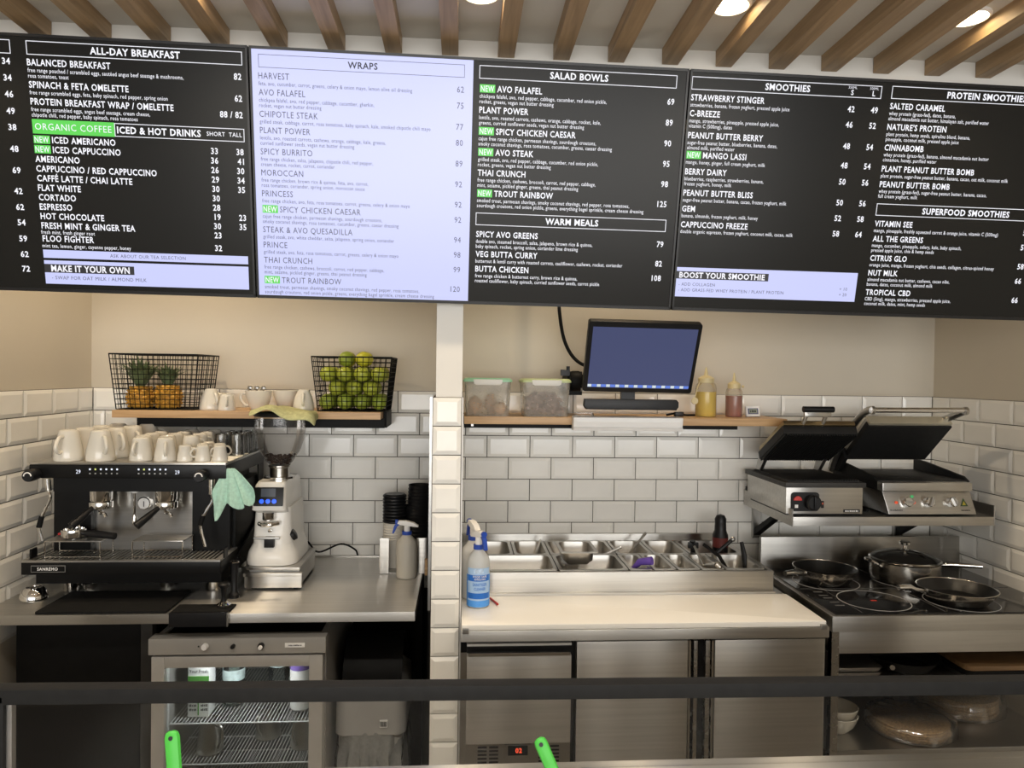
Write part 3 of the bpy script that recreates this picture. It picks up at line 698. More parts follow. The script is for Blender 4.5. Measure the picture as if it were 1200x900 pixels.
# limes
LIMES = [mat('lime_skin_'+n, c, .38, noise=(14, .22), bump=(120, .15)) for n, c in (('green', (.27, .34, .04)), ('yellow', (.55, .52, .04)), ('olive', (.38, .42, .045)))]
lime_me = []
for k in range(3):
    b = MB().lathe([(1e-5, -.0275), (.010, -.0262), (.020, -.019), (.0262, -.006), (.0265, .004), (.021, .017), (.011, .025), (.005, .0275), (.0025, .0285), (1e-5, .0285)], n=16)
    o = b.build('lime', LIMES[k], origin=(0, 0, 0)); o.data.transform(Matrix.Scale(.94, 4)); lime_me.append(o.data); bpy.data.objects.remove(o)
rl = random.Random(8); n = 0
for lay in range(4):
    z = SZ+.031+lay*.0445+(.004 if lay == 3 else 0); sh = lay % 2
    for iy in range(3 - (1 if lay == 3 else 0)):
        for ix in range(4 - sh - (1 if lay == 3 else 0)):
            if lay == 3 and rl.random() < .35: continue
            x = -.345 + (ix-(3-sh-(1 if lay == 3 else 0))/2)*.0545 + rl.uniform(-.001, .001); y = 2.452 + (iy-1)*.0535 + (sh-.5)*.006 + (.027 if lay == 3 else 0)
            lab = {0: 'green lime in the bottom layer of the wire basket', 1: 'green lime in the second layer of the wire basket', 2: 'lime in the third layer of the wire basket', 3: 'lime heaped on top of the full wire basket'}[lay]
            o = bpy.data.objects.new('lime', lime_me[(0, 2, 2, 1)[lay] if rl.random() < .75 else rl.choice((0, 1, 2))]); COL.objects.link(o)
            o.location = (x, y, z); o.rotation_euler = (rl.uniform(0, 6), rl.uniform(0, 6), rl.uniform(0, 6)); tag(o, lab, 'lime', 'limes in the wire basket'); n += 1

# cups, upside down: rim below, foot ring above
def cup(r, rt, h, name='coffee_cup'):
    b = MB().lathe([(r*.93, .004), (r*.97, 0), (r, .002), (r*1.0, h*.12), (r*.95, h*.35), (r*.80, h*.66), (rt*1.10, h*.90), (rt*.98, h*.975), (rt*.82, h), (rt*.7, h), (rt*.66, h*.975), (1e-5, h*.975)], n=26, closed=True)
    o = b.build(name, CERAM, origin=(0, 0, 0), smooth=50)
    q = r*.90
    MB().tube(bez([(q*.98, 0, h*.30), (q+.012*h/.08, 0, h*.30), (q+.022*h/.08, 0, h*.48), (q+.010*h/.08, 0, h*.76), (rt*1.05, 0, h*.80)], 5), [.0042*h/.07]*21, 8).build('handle', CERAM, o)
    return o
BIG, MID, SML = cup(.0375, .0235, .086), cup(.030, .020, .066), cup(.0215, .015, .046, 'espresso_cup')
MT = 1.2405
_used = set()
def put(o, x, y, z, rz, lab, cat, grp):
    if o in _used: c = dup(o, (x, y, z), R(rz), lab)
    else: _used.add(o); c = o; c.location = (x, y, z); c.rotation_euler = (0, 0, R(rz)); c['label'] = lab
    c['category'] = cat; c['group'] = grp
    return c
rc = random.Random(5)
GM = 'cups upside down on the espresso machine'
for k, (x, y, rz) in enumerate(((-1.098, 2.148, -95), (-1.012, 2.148, -50), (-1.095, 2.232, 45), (-1.008, 2.232, -45), (-1.09, 2.318, 45), (-1.0, 2.32, -45), (-1.08, 2.405, 45), (-.99, 2.41, 45))):
    put(BIG, x, y, MT, rz, ('large cream mug upside down nearest the tiled wall at the machine front edge', 'large cream mug upside down beside the medium cups at the machine front edge')[k] if k < 2 else 'large cream mug upside down behind the front mugs on the espresso machine', 'mug', GM)
for k, (x, y, rz) in enumerate(((-.902, 2.150, -95), (-.834, 2.148, -70), (-.925, 2.222, 135), (-.857, 2.222, -45), (-.93, 2.293, 45), (-.862, 2.295, 45), (-.789, 2.222, 45), (-.93, 2.365, 45), (-.862, 2.367, 45), (-.791, 2.296, 45), (-.792, 2.368, 45), (-.865, 2.44, 45), (-.795, 2.44, 45))):
    put(MID, x, y, MT, rz, ('medium cream cup upside down, next to the large mugs at the machine front edge', 'medium cream cup upside down, next to the espresso cups at the machine front edge')[k] if k < 2 else 'medium cream cup upside down in the back rows on the espresso machine', 'cup', GM)
for k, (x, y, rz) in enumerate(((-.776, 2.138, 10), (-.727, 2.138, 200), (-.680, 2.138, 160), (-.745, 2.190, 20), (-.697, 2.190, 30), (-.745, 2.240, 0))):
    put(SML, x, y, MT, rz, 'small cream espresso cup upside down at the front edge of the machine' if k < 3 else 'small cream espresso cup upside down behind the front espresso cups', 'cup', GM)
gl = MB().lathe([(.021, 0), (.0225, .002), (.020, .062), (.0175, .064), (.017, .060), (.0185, .006), (.0195, .002)], n=18, closed=True).build('shot_glass', DRINKGLASS, origin=(0, 0, 0))
for ix in range(2):
    for iy in range(4):
        put(gl, -.725+ix*.046+.0, 2.292+iy*.049, MT, 0, 'clear shot glass upside down in the cluster behind the espresso cups', 'glass', 'shot glasses on the espresso machine')
GS = 'cups on the oak shelf'
M2 = cup(.0335, .0175, .068); M3 = cup(.027, .018, .052)
put(M3, -.793, 2.50, SZ, 90, 'short cream cup upside down behind the tall mug near the pineapple basket', 'cup', GS)
put(M2, -.795, 2.405, SZ, -50, 'tall cream mug upside down on the oak shelf near the pineapple basket', 'mug', GS)
put(M3, -.738, 2.385, SZ, -75, 'short cream cup upside down beside the upright cup of spoons', 'cup', GS)
put(M2, -.503, 2.40, SZ, -80, 'tall cream mug upside down beside the lime basket', 'mug', GS)
WC = MB().lathe([(.022, 0), (.024, .003), (.031, .016), (.040, .045), (.0425, .062), (.0405, .063), (.038, .046), (.029, .018), (1e-5, .010)], n=26).build('cappuccino_cup', CERAM, origin=(0, 0, 0))
MB().tube(bez([(-.037, 0, .05), (-.056, 0, .052), (-.06, 0, .035), (-.045, 0, .015), (-.030, 0, .016)], 5), .0045, 8).build('handle', CERAM, WC)
put(WC, -.652, 2.43, SZ, -10, 'wide upright cream cup holding teaspoons on the oak shelf', 'cup', GS)
put(WC, -.576, 2.482, SZ, -60, 'wide upright cream cup behind the yellow cloth on the oak shelf', 'cup', GS)
for k in range(3):
    b = MB().tube([(-.652+.006*k, 2.43, SZ+.014), (-.676+.022*k, 2.425-.004*k, SZ+.066)], .002, 6).sphere((-.678+.022*k, 2.425-.004*k, SZ+.071), .008, 10, 6, (1, .5, 1.0))
    b.build('teaspoon', STEELD, label='steel teaspoon sticking out of the upright cream cup', cat='spoon', group='teaspoons in the cup')

# ------------------------------------------------------------------ espresso machine
MBK = mat('machine_black_gloss', (.006, .006, .006), .3, noise=(20, .1), spec=.25); LED = mat('white_display_led', (.1, .1, .1), .4, noise=(5, .02), emit=(.8, .85, 1), est=1.1); LEDG = mat('green_key_led', (.1, .1, .1), .4, noise=(5, .02), emit=(.55, .62, .12), est=1.0)
t = thing('espresso_machine', 'black two-group espresso machine with cups on top, on the steel counter', 'coffee machine', (-.915, 2.3, CT))
for x in (-1.115, -.715):
    for y in (2.20, 2.46): MB().lathe([(.020, CT+.001), (.022, CT+.004), (.022, .905)], (x, y, 0), 18).build('foot', CHROME, t)
MB().box(-1.17, -.668, 2.12, 2.50, .900, .935).build('base', MBK, t)
tray = MB().box(-1.187, -.659, 2.08, 2.30, .935, .969).build('drip_tray', MBK, t, bevel=.002)
b = MB()
for q in ((-1.187, -.659, 2.0795, 2.092), (-1.187, -.659, 2.228, 2.236), (-1.187, -1.176, 2.09, 2.23), (-.670, -.659, 2.09, 2.23)): b.box(*q, .969, .974)
b.build('tray_rim', STEEL, tray)
b = MB()
for i in range(40): b.box(-1.172+i*.01265, -1.166+i*.01265, 2.094, 2.226, .9692, .9715)
b.build('tray_grid', STEEL, tray, kind='stuff')
MB().box(-1.16, -1.07, 2.0775, 2.080, .943, .961).build('badge', STEELD, tray)
MB().box(-1.1585, -1.0715, 2.0765, 2.0776, .9445, .9595).build('badge_face', MBK, tray)
lettering([('SANREMO', -1.143, .948, .008, 'L', .02, None, .054)], FRONT(0, 2.0762, 0), 'lettering', LED if False else WHITEP, tray, kind='stuff')
MB().box(-1.062, -.777, 2.218, 2.224, .97, 1.16).build('back_panel', STEEL, t)
MB().box(-1.17, -.662, 2.224, 2.50, .935, 1.16).build('body', MBK, t)
MB().box(-1.17, -1.064, 2.13, 2.224, .974, 1.16).build('side_block', MBK, t) if False else None
MB().box(-1.165, -1.062, 2.20, 2.224, .97, 1.16).build('front_panel', MBK, t); MB().box(-.777, -.67, 2.20, 2.224, .97, 1.16).build('front_panel', MBK, t)
MB().box(-1.13, -.70, 2.13, 2.50, 1.155, 1.196).build('upper_housing', MBK, t)
cpn = MB().box(-1.178, -.651, 2.10, 2.50, 1.196, 1.234).build('control_panel', MBK, t, bevel=.003)
MB().box(-1.178, -.651, 2.098, 2.50, 1.2345, 1.2400).build('cup_tray', STEEL, t, bevel=.0015)
for s_ in (-1, 1):
    x = -1.176 if s_ < 0 else -.657
    MB().box(x, x+.004, 2.10, 2.13, .974, 1.0).build('tray_support', MBK, t)
    MB().box(x, x+.004, 2.44, 2.50, .935, 1.234).build('side_frame', MBK, t)
    MB().prism([(2.236, .94), (2.236, .955), (2.44, 1.02), (2.44, .94)], x, x+.004, 'X').build('side_frame', MBK, t)
MB().box(-.655, -.652, 2.10, 2.50, 1.234, 1.2405).build('edge_rail', STEELD, t)
LD = lambda x, z, s, txt: lettering([(txt, x, z, s, 'C', .0, .8, None)], FRONT(0, 2.0992, 0), 'display_digits', LED, cpn, kind='stuff')
LD(-1.048, 1.2095, .0105, '29'); LD(-.783, 1.2085, .0105, '29')
for x0 in (-1.017, -.887):
    for i in range(6):
        x = x0 + i*.0145
        MB().lathe([(.0026, 2.0995), (.0026, 2.099), (1e-5, 2.0988)], (x, 0, 1.2215), 10, 'Y').build('key_light', LEDG if i == 1 else LED, cpn)
        MB().box(x-.002, x+.002, 2.0990, 2.0998, 1.208, 1.2115).build('key_symbol', STEELD, cpn)
for x in (-1.159, -.711):
    k = MB().lathe([(.015, 2.10), (.0165, 2.085), (.0165, 2.062), (.0145, 2.058), (1e-5, 2.058)], (x, 0, 1.208), 24, 'Y').build('steam_knob', BLACK, t)
    b = MB()
    pts = [(x+.0095*math.cos(R(a)), 2.0572, 1.2075+.0095*math.sin(R(a))) for a in range(0, 181, 18)]
    b.tube(pts, .0017, 6); b.build('knob_mark', WHITEP, k)
for pts in ([(-1.146, 2.13, 1.19), (-1.143, 2.13, 1.157), (-1.139, 2.13, 1.133), (-1.160, 2.128, 1.083), (-1.167, 2.128, 1.055), (-1.158, 2.128, 1.017)], [(-.700, 2.13, 1.19), (-.700, 2.13, 1.148), (-.698, 2.13, 1.129), (-.723, 2.128, 1.085), (-.730, 2.128, 1.061), (-.716, 2.128, .999)]):
    w_ = MB().tube(bez(pts, 5), .0042, 10).build('steam_wand', CHROME, t)
    MB().cyl(pts[0], pts[1], .0085, .0075, 14).build('wand_joint', CHROME, w_)
    d = (Vector(pts[4])-Vector(pts[3])); MB().tube([Vector(pts[3])-d*.1, Vector(pts[3])+d*1.0], .0070, 12).build('rubber_grip', RUBBER, w_)
for x in (-1.018, -.838):
    g = MB().lathe([(.030, 1.160), (.030, 1.128), (.026, 1.122), (.026, 1.118)], (x, 2.165, 0), 28).build('group_head', CHROME, t)
    MB().lathe([(.031, 1.122), (.032, 1.118), (.031, 1.104), (.024, 1.100), (1e-5, 1.100)], (x, 2.165, 0), 28).build('filter_ring', CHROME, g)
    dx = -.034 if x < -1 else -.040
    MB().tube([(x-.010, 2.14, 1.108), (x+dx*.7, 2.11, 1.088), (x+dx*1.25, 2.088, 1.066)], [.0065, .010, .0115], 14).build('portafilter_handle', BLACK, t)
    MB().tube(bez([(x, 2.165, 1.100), (x+.004, 2.155, 1.092), (x+.016, 2.150, 1.090), (x+.022, 2.148, 1.080)], 5), [.006]*8+[.0045]*8, 8).build('spout', CHROME, g)
MB().tube([(-.923, 2.16, 1.16), (-.923, 2.16, 1.08)], .0035, 10).build('water_spout', CHROME, t); MB().lathe([(.0045, 1.085), (.0075, 1.07), (.0065, 1.055), (.004, 1.055)], (-.923, 2.16, 0), 14).build('spout_tip', CHROME, t)
MB().lathe([(.009, 1.158), (.011, 1.15), (.006, 1.146)], (-.923, 2.16, 0), 14).build('spout_collar', WHITEP, t)
ga = MB().lathe([(.019, 2.218), (.019, 2.208), (.0165, 2.206), (.016, 2.209), (1e-5, 2.209)], (-.918, 0, 1.108), 26, 'Y').build('pressure_gauge', CHROME, t)
MB().lathe([(.0158, 2.2085), (1e-5, 2.2083)], (-.918, 0, 1.108), 22, 'Y').build('gauge_face', WHITEP, ga); MB().box(-.919, -.917, 2.2072, 2.2080, 1.098, 1.114).build('gauge_needle', BLACK, ga)
for x0, x1 in ((-1.147, -.995), (-.912, -.772)):
    rz_ = MB().box(x0, x1, 2.115, 2.195, 1.0165, 1.0195).build('cup_riser', STEEL, t, bevel=.0008)
    for x in (x0+.002, x1-.002):
        for y in (2.117, 2.193): MB().tube([(x, y, .972), (x, y, 1.017)], .0019, 8).build('riser_leg', CHROME, rz_)
    for y in (2.117, 2.193): MB().tube([(x0+.002, y, .9745), (x1-.002, y, .9745)], .0015, 8).build('riser_bar', CHROME, rz_)
# loose portafilter on the cup riser
t = thing('portafilter', 'spare portafilter with black handle lying on the drip tray stand', 'portafilter', (-1.07, 2.14, 1.0197))
MB().lathe([(.026, 1.023), (.031, 1.026), (.032, 1.040), (.031, 1.046), (.028, 1.046), (.026, 1.030), (1e-5, 1.028)], (-1.085, 2.15, 0), 24).build('basket', CHROME, t)
MB().tube([(-1.056, 2.145, 1.036), (-1.03, 2.142, 1.035), (-.962, 2.128, 1.030)], [.007, .0105, .0095], 14).build('handle', BLACK, t)
MB().lathe([(.012, 1.020), (.014, 1.024)], (-1.085, 2.15, 0), 14).build('spout_stub', CHROME, t)
t = thing('grounds_brush', 'small chrome group brush with red dot beside the spare portafilter', 'brush', (-1.12, 2.165, 1.0197))
MB().tube([(-1.13, 2.165, 1.027), (-1.10, 2.175, 1.052)], .0065, 10).build('body', BLACK, t); MB().tube(bez([(-1.105, 2.172, 1.050), (-1.092, 2.168, 1.062), (-1.082, 2.168, 1.055), (-1.078, 2.168, 1.0465)], 4), .003, 8).build('hook', CHROME, t)
MB().sphere((-1.128, 2.158, 1.030), .004, 10, 6).build('red_dot', mat('red_plastic', (.45, .02, .02), .4, noise=(9, .1)), t)

def cloth(name, rows, m, lab, cat, thick=.0014, **kw):
    """rows: list of lists of points"""
    b = MB(); n = len(rows[0])
    b.add([q for r_ in rows for q in r_], [(j*n+i, j*n+i+1, (j+1)*n+i+1, (j+1)*n+i) for j in range(len(rows)-1) for i in range(n-1)])
    o = b.build(name, m, label=lab, cat=cat, smooth=75, **kw)
    md = o.modifiers.new('thickness', 'SOLIDIFY'); md.thickness = thick
    md = o.modifiers.new('soft', 'SUBSURF'); md.levels = 1; md.render_levels = 1
    return o
MINT = mat('mint_microfibre', (.44, .68, .56), .9, noise=(120, .12), bump=(300, .3)); LEMON = mat('pale_yellow_microfibre', (.58, .58, .30), .9, noise=(90, .15), bump=(300, .3))
rows = []
ends = [(-.690, 1.160), (-.684, 1.120), (-.679, 1.065), (-.664, 1.09), (-.652, 1.135), (-.640, 1.120), (-.618, 1.108), (-.600, 1.105), (-.604, 1.135), (-.590, 1.108), (-.574, 1.125), (-.572, 1.165)]
for j in range(8):
    f = j/7; r_ = []
    for i, (x, z) in enumerate(ends):
        g = f**.8
        r_.append((-.645+(x+.645)*(.16+.84*f**.7) , 2.105 + .030*f*math.sin(i*2.1)*.6 - .012*f + .02*(i/11.)*f, 1.226 + (z-1.226)*g + .004*math.sin(i*3)))
    rows.append(r_)
cloth('cleaning_cloth', rows, MINT, 'mint green cleaning cloth hung on the right corner of the espresso machine', 'cloth')
# ------------------------------------------------------------------ things on the coffee counter
MB().rbox(-1.10, -.767, 1.986, 2.172, CT+.0005, CT+.006, .004).build('rubber_mat', RUBBER, label='flat black rubber mat in front of the espresso machine', cat='mat')
t = thing('tamping_mat', 'black tamping mat folded over the counter edge, under the tamper', 'mat', (-.68, 2.0, CT))
MB().box(-.754, -.604, 1.974, 2.045, CT+.0008, CT+.0055).build('top', RUBBER, t, bevel=.001); MB().box(-.754, -.604, 1.9685, 1.9785, .826, CT+.0055).build('front_flap', BLACK, t, bevel=.001)
MB().box(-.606, -.603, 1.968, 1.9795, .826, CT+.0055).build('edge_strip', STEELD, t)
t = thing('coffee_tamper', 'black handled tamper with chrome base standing on the tamping mat', 'tamper', (-.63, 2.028, CT+.006))
MB().lathe([(.018, 0), (.019, .002), (.019, .007), (.012, .011), (.008, .014)], (-.63, 2.022, CT+.006), 24).build('base', CHROME, t)
MB().lathe([(.0075, .013), (.006, .025), (.008, .048), (.0145, .056), (.015, .060), (.011, .064), (1e-5, .065)], (-.63, 2.022, CT+.006), 20).build('handle', BLACK, t)
t = thing('second_tamper', 'tall black tamper standing behind the chrome-based one, beside the machine', 'tamper', (-.632, 2.12, CT)); t.name = 'coffee_tamper'
MB().lathe([(.014, .0005), (.015, .010), (.012, .014), (.009, .02), (.010, .09), (.012, .10), (.006, .106), (1e-5, .106)], (-.632, 2.12, CT), 18).build('handle', BLACK, t); MB().lathe([(.0125, .100), (.0125, .103), (1e-5, .1075)], (-.632, 2.12, CT), 18).build('cap', CHROME, t)
t = thing('chrome_tamper_stand', 'chrome domed tamper stand with an open top by the tiled wall', 'tamper stand', (-1.172, 2.115, CT))
MB().lathe([(.033, .0005), (.036, .003), (.035, .014), (.030, .028), (.021, .036), (.0185, .035), (.018, .028)], (-1.172, 2.115, CT), 28, closed=True).build('shell', CHROME, t); MB().lathe([(.018, .028), (1e-5, .026)], (-1.172, 2.115, CT), 24).build('well', BLACK, t)
for x, y, lab in ((-1.075, 2.22, 'small chrome basket lying under the front of the espresso machine'), (-.86, 2.235, 'small steel dish in the shade under the espresso machine')):
    MB().lathe([(.016, .0005), (.020, .004), (.024, .018), (.022, .018), (.018, .005), (1e-5, .004)], (x, y, CT), 20).build('filter_basket', CHROME, label=lab, cat='filter basket')
# knock drawer below the grinder
t = thing('knock_drawer', 'steel coffee knock-out drawer box under the white grinder', 'drawer', (-.54, 2.3, CT))
for x in (-.60, -.48):
    for y in (2.205, 2.40): MB().lathe([(.008, .0005), (.009, .008)], (x, y, CT), 12).build('foot', RUBBER, t)
MB().box(-.612, -.468, 2.195, 2.43, CT+.008, CT+.060).build('case', STEELD, t)
dr = MB().box(-.622, -.458, 2.182, 2.196, CT+.008, CT+.043).build('drawer_front', STEEL, t, bevel=.002)
MB().box(-.624, -.456, 2.174, 2.19, CT+.043, CT+.053).build('pull_lip', STEEL, dr, bevel=.002)
MB().box(-.616, -.464, 2.184, 2.435, CT+.060, CT+.067).build('top_plate', STEEL, t, bevel=.002)
# grinder
GW = mat('white_grinder_enamel', (.88, .86, .81), .2, noise=(8, .03)); z0 = CT+.068
t = thing('coffee_grinder', 'white electric coffee grinder with bean hopper and small blue display', 'grinder', (-.555, 2.3, z0))
MB().loft([rr(-.630, -.482, 2.195, 2.435, z0+.001, .05, 7), rr(-.632, -.480, 2.193, 2.437, z0+.012, .055, 7), rr(-.628, -.484, 2.197, 2.435, z0+.035, .055, 7), rr(-.615, -.494, 2.206, 2.43, z0+.06, .05, 7), rr(-.611, -.497, 2.21, 2.425, z0+.075, .03, 7), rr(-.605, -.502, 2.217, 2.42, z0+.17, .022, 7)]).build('body', GW, t)
hd = MB().loft([rr(-.602, -.506, 2.212, 2.42, z0+.155, .016, 7), rr(-.608, -.508, 2.192, 2.42, z0+.165, .016, 7), rr(-.607, -.509, 2.190, 2.42, z0+.178, .016, 7), rr(-.602, -.512, 2.202, 2.415, z0+.235, .016, 7), rr(-.596, -.516, 2.21, 2.405, z0+.246, .02, 7)]).build('head', GW, t)
Md = plane_m((-.557, 2.1915, z0+.205), (1, 0, 0), (0, .012, .057)); 
MB().box(-.042, .042, -.027, .028, -.003, .0025).xf(Md).build('display', BLACK, hd, bevel=.002)
MB().box(-.022, .020, .0, .024, .0026, .0032).xf(Md).build('screen', mat('grey_lcd', (.05, .055, .06), .2, noise=(5, .05), emit=(.05, .055, .07), est=.6), hd)
BLU = mat('blue_key_light', (.02, .05, .3), .3, noise=(5, .02), emit=(.02, .10, 1.0), est=1.4)
for k in range(3): MB().lathe([(.0065, .0026), (.0065, .0034), (1e-5, .0036)], (0, 0, 0), 16).xf(Md @ Matrix.Translation((-.019+.018*k, -.013, 0))).build('touch_key', BLU, hd)
ch = MB().lathe([(.018, z0+.158), (.018, z0+.138), (.016, z0+.134), (1e-5, z0+.134)], (-.560, 2.205, 0), 22).build('dosing_spout', CHROME, t)
MB().tube([(-.585, 2.198, z0+.126), (-.572, 2.185, z0+.124), (-.548, 2.185, z0+.124), (-.530, 2.198, z0+.127)], .0065, 10).build('portafilter_fork', CHROME, t)
MB().lathe([(.0055, 2.208), (.0055, 2.198), (1e-5, 2.196)], (-.555, 0, z0+.104), 14, 'Y').build('chrome_button', CHROME, t)
MB().box(-.570, -.542, 2.192, 2.214, z0+.055, z0+.085).build('switch_block', BLACK, t, bevel=.003); MB().box(-.600, -.525, 2.190, 2.200, z0+.080, z0+.086).build('rest_fork', STEELD, t, bevel=.002)
MB().lathe([(.017, 0), (.0165, .010), (.012, .012), (1e-5, .012)], n=22).xf(Matrix.Translation((-.500, 2.24, z0+.082)) @ Matrix.Rotation(R(62), 4, 'Y')).build('adjust_knob', BLACK, t)
MB().lathe([(.046, z0+.2465), (.046, z0+.252), (.034, z0+.254)], (-.552, 2.30, 0), 28).build('collar_plate', CHROME, t); MB().lathe([(.029, z0+.252), (.029, z0+.278), (.033, z0+.281), (.033, z0+.286)], (-.552, 2.30, 0), 28).build('collar', STEEL, t)
HG = thin_glass('smoky_hopper', (.92, .91, .90), .6, .04, .03)
MB().lathe([(.030, z0+.286), (.040, z0+.298), (.060, z0+.330), (.072, z0+.365), (.0765, z0+.40), (.0755, z0+.436)], (-.552, 2.30, 0), 40, closed=True).build('hopper', HG, t)
hl = MB().lathe([(.077, z0+.436), (.078, z0+.440), (.074, z0+.447), (.03, z0+.45), (1e-5, z0+.45)], (-.552, 2.30, 0), 36).build('hopper_lid', BLACK, t)
BEAN = mat('roasted_beans', (.05, .022, .010), .4, noise=(60, .4), bump=(90, .5))
b = MB(); rb = random.Random(2)
for k in range(150):
    z = rb.uniform(.290, .318); rad = (.030+(z-.286)*.62)*math.sqrt(rb.random())*.93; a = rb.uniform(0, 6.28)
    b.sphere((-.552+rad*math.cos(a), 2.30+rad*math.sin(a), z0+z), .0055, 6, 4, (rb.uniform(.6, 1), rb.uniform(.6, 1), rb.uniform(.5, .8)))
b.build('coffee_beans', BEAN, t, kind='stuff')
MB().tube(bez([(-.49, 2.425, z0+.02), (-.46, 2.45, .905), (-.40, 2.52, .915), (-.36, 2.57, .885), (-.35, 2.575, CT+.006)], 6), .003, 8).build('power_cord', RUBBER, t)
rows = []
for j in range(7):
    f = j/6; r_ = []
    for i in range(10):
        u = i/9; x = -.628 + .205*u; y = 2.215 + .16*f
        z = z0+.4525 + .030*math.exp(-((u-.30)/.16)**2)*(1-.6*f) + .004*math.sin(u*9+f*4)
        over = max(0, (2.235-y)/.03) if j == 0 else 0
        if j == 0: z -= .018 + .010*u; y = 2.213
        if i == 9: z -= .024; x = -.448+.02*(1-f)
        r_.append((x, y, z))
    rows.append(r_)
cloth('cleaning_cloth', rows, LEMON, 'pale yellow cleaning cloth thrown over the grinder hopper lid', 'cloth')

# ------------------------------------------------------------------ cup holder, cups, spray bottle
t = thing('cup_dispenser', 'steel takeaway cup dispenser by the tiled partition', 'cup dispenser', (-.175, 2.45, CT))
MB().box(-.252, -.222, 2.352, 2.357, CT+.001, CT+.115).build('front_plate', STEEL, t, bevel=.002); MB().box(-.135, -.102, 2.352, 2.357, CT+.001, CT+.115).build('front_plate', STEEL, t, bevel=.002)
MB().box(-.2515, -.1025, 2.357, 2.52, CT+.001, CT+.004).build('base_plate', STEELD, t); MB().box(-.2515, -.1025, 2.516, 2.52, CT+.004, CT+.12).build('back_plate', STEELD, t)
MB().box(-.252, -.249, 2.357, 2.52, CT+.004, CT+.10).build('side_plate', STEELD, t); MB().box(-.105, -.102, 2.357, 2.52, CT+.004, CT+.10).build('side_plate', STEELD, t)
PCUP = mat('paper_cup_white', (.72, .68, .60), .6, noise=(20, .05)); 
b0 = MB().lathe([(.026, .0), (.036, .092), (.0375, .094), (.036, .096), (.0345, .094), (.0245, .002), (1e-5, .002)], n=24).build('paper_cup', PCUP, origin=(0, 0, 0))
for k in range(7): put(b0, -.212, 2.43, CT+.0045+k*.0085, 0, 'white paper cup nested in the stack in the steel dispenser', 'paper cup', 'stack of white paper cups')
l0 = MB().lathe([(.0375, 0), (.039, .002), (.038, .006), (.034, .0085), (.033, .010), (1e-5, .0095)], n=24).build('plastic_lid', BLACK, origin=(0, 0, 0))
for k in range(9): put(l0, -.212, 2.43, CT+.0045+6*.0085+.0965+k*.0103, 0, 'black plastic cup lid stacked on the white paper cups', 'cup lid', 'stack of black cup lids')
c0 = MB().lathe([(.026, .0), (.036, .108), (.0375, .110), (.036, .112), (.0345, .110), (.0245, .002), (1e-5, .002)], n=24).build('black_cup', BLACK, origin=(0, 0, 0))
for k in range(15): put(c0, -.140+.0006*k*(k > 8), 2.44, CT+.0045+k*.0112, 0, 'black ripple takeaway cup nested in the tall stack by the partition', 'paper cup', 'stack of black takeaway cups')
MB().rbox(-.1075, -.098, 2.335, 2.350, CT+.105, CT+.155, .002).xf(Matrix.Translation((0, 0, -.105))).build('wooden_clip', OAK, label='small pale wooden clip standing against the cup dispenser', cat='clip')
BLUEP = mat('blue_plastic', (.02, .07, .42), .4, noise=(12, .05)); MILKY = mat('milky_translucent_plastic', (.66, .63, .56), .45, noise=(8, .03), trans=.25, sub=.0)
BODYC = mat('clear_spray_bottle', (.74, .76, .76), .35, noise=(8, .03), trans=.3)
def spray(x, y, z, r, h, lab, bodym, rz=0, headcol=WHITEP):
    t = thing('spray_bottle', lab, 'spray bottle', (x, y, z))
    M = Matrix.Translation((x, y, z)) @ Matrix.Rotation(R(rz), 4, 'Z')
    MB().lathe([(r*.9, .0005), (r, .005), (r, h*.62), (r*.92, h*.70), (r*.45, h*.80), (r*.40, h*.84)], n=26).xf(M).build('bottle', bodym, t)
    MB().lathe([(r*.47, h*.82), (r*.47, h*.885)], n=20).xf(M).build('collar', BLUEP, t)
    MB().lathe([(r*.30, h*.885), (r*.30, h*1.0)], n=16).xf(M).build('neck', headcol, t)
    MB().prism([(-.018, h*1.0), (.036, h*.96), (.036, h*.99), (.022, h*1.045), (-.004, h*1.085), (-.026, h*1.085), (-.030, h*1.03)], -.009, .009, 'Y').xf(M).build('spray_head', headcol, t, bevel=.003)
    MB().prism([(-.016, h*1.04), (-.030, h*1.06), (-.040, h*.98), (-.046, h*.84), (-.040, h*.84), (-.030, h*.97)], -.006, .006, 'Y').xf(M).build('trigger', BLUEP, t, bevel=.002)
    MB().lathe([(.008, 0), (.008, .008), (1e-5, .008)], n=12).xf(M @ Matrix.Translation((-.028, 0, h*1.055)) @ Matrix.Rotation(R(-90), 4, 'Y')).build('nozzle', BLUEP, t)
    return t, M
spray(-.163, 2.315, CT, .032, .165, 'cloudy spray bottle with white head in front of the cup dispenser', MILKY)

# ------------------------------------------------------------------ right oak shelf
SR = 1.362
t = thing('wall_shelf', 'long oak plank wall shelf carrying plastic tubs and sauce bottles', 'shelf', (.54, 2.47, 1.31))
MB().box(.012, 1.071, 2.345, 2.588, SR-.024, SR).build('plank', OAK, t, bevel=.0015)
MB().box(.012, .925, 2.40, 2.588, 1.322, SR-.0245).build('bracket', BLACKM, t)
MB().box(.925, .998, 2.44, 2.588, 1.331, SR-.0245).build('bracket_end', BLACKM, t)
MB().box(.035, .043, 2.3985, 2.40, 1.327, 1.334).build('screw', STEELD, t)
TUB = thin_glass('frosted_tub_plastic', (.95, .94, .91), .7, .15, .30, (.85, .82, .76))
GREENL = mat('green_lid_plastic', (.30, .58, .38), .4, noise=(9, .05)); YELL = mat('lime_lid_plastic', (.50, .58, .28), .4, noise=(9, .05)); CLIPM = mat('clear_clip_plastic', (.74, .72, .66), .35, noise=(9, .04))
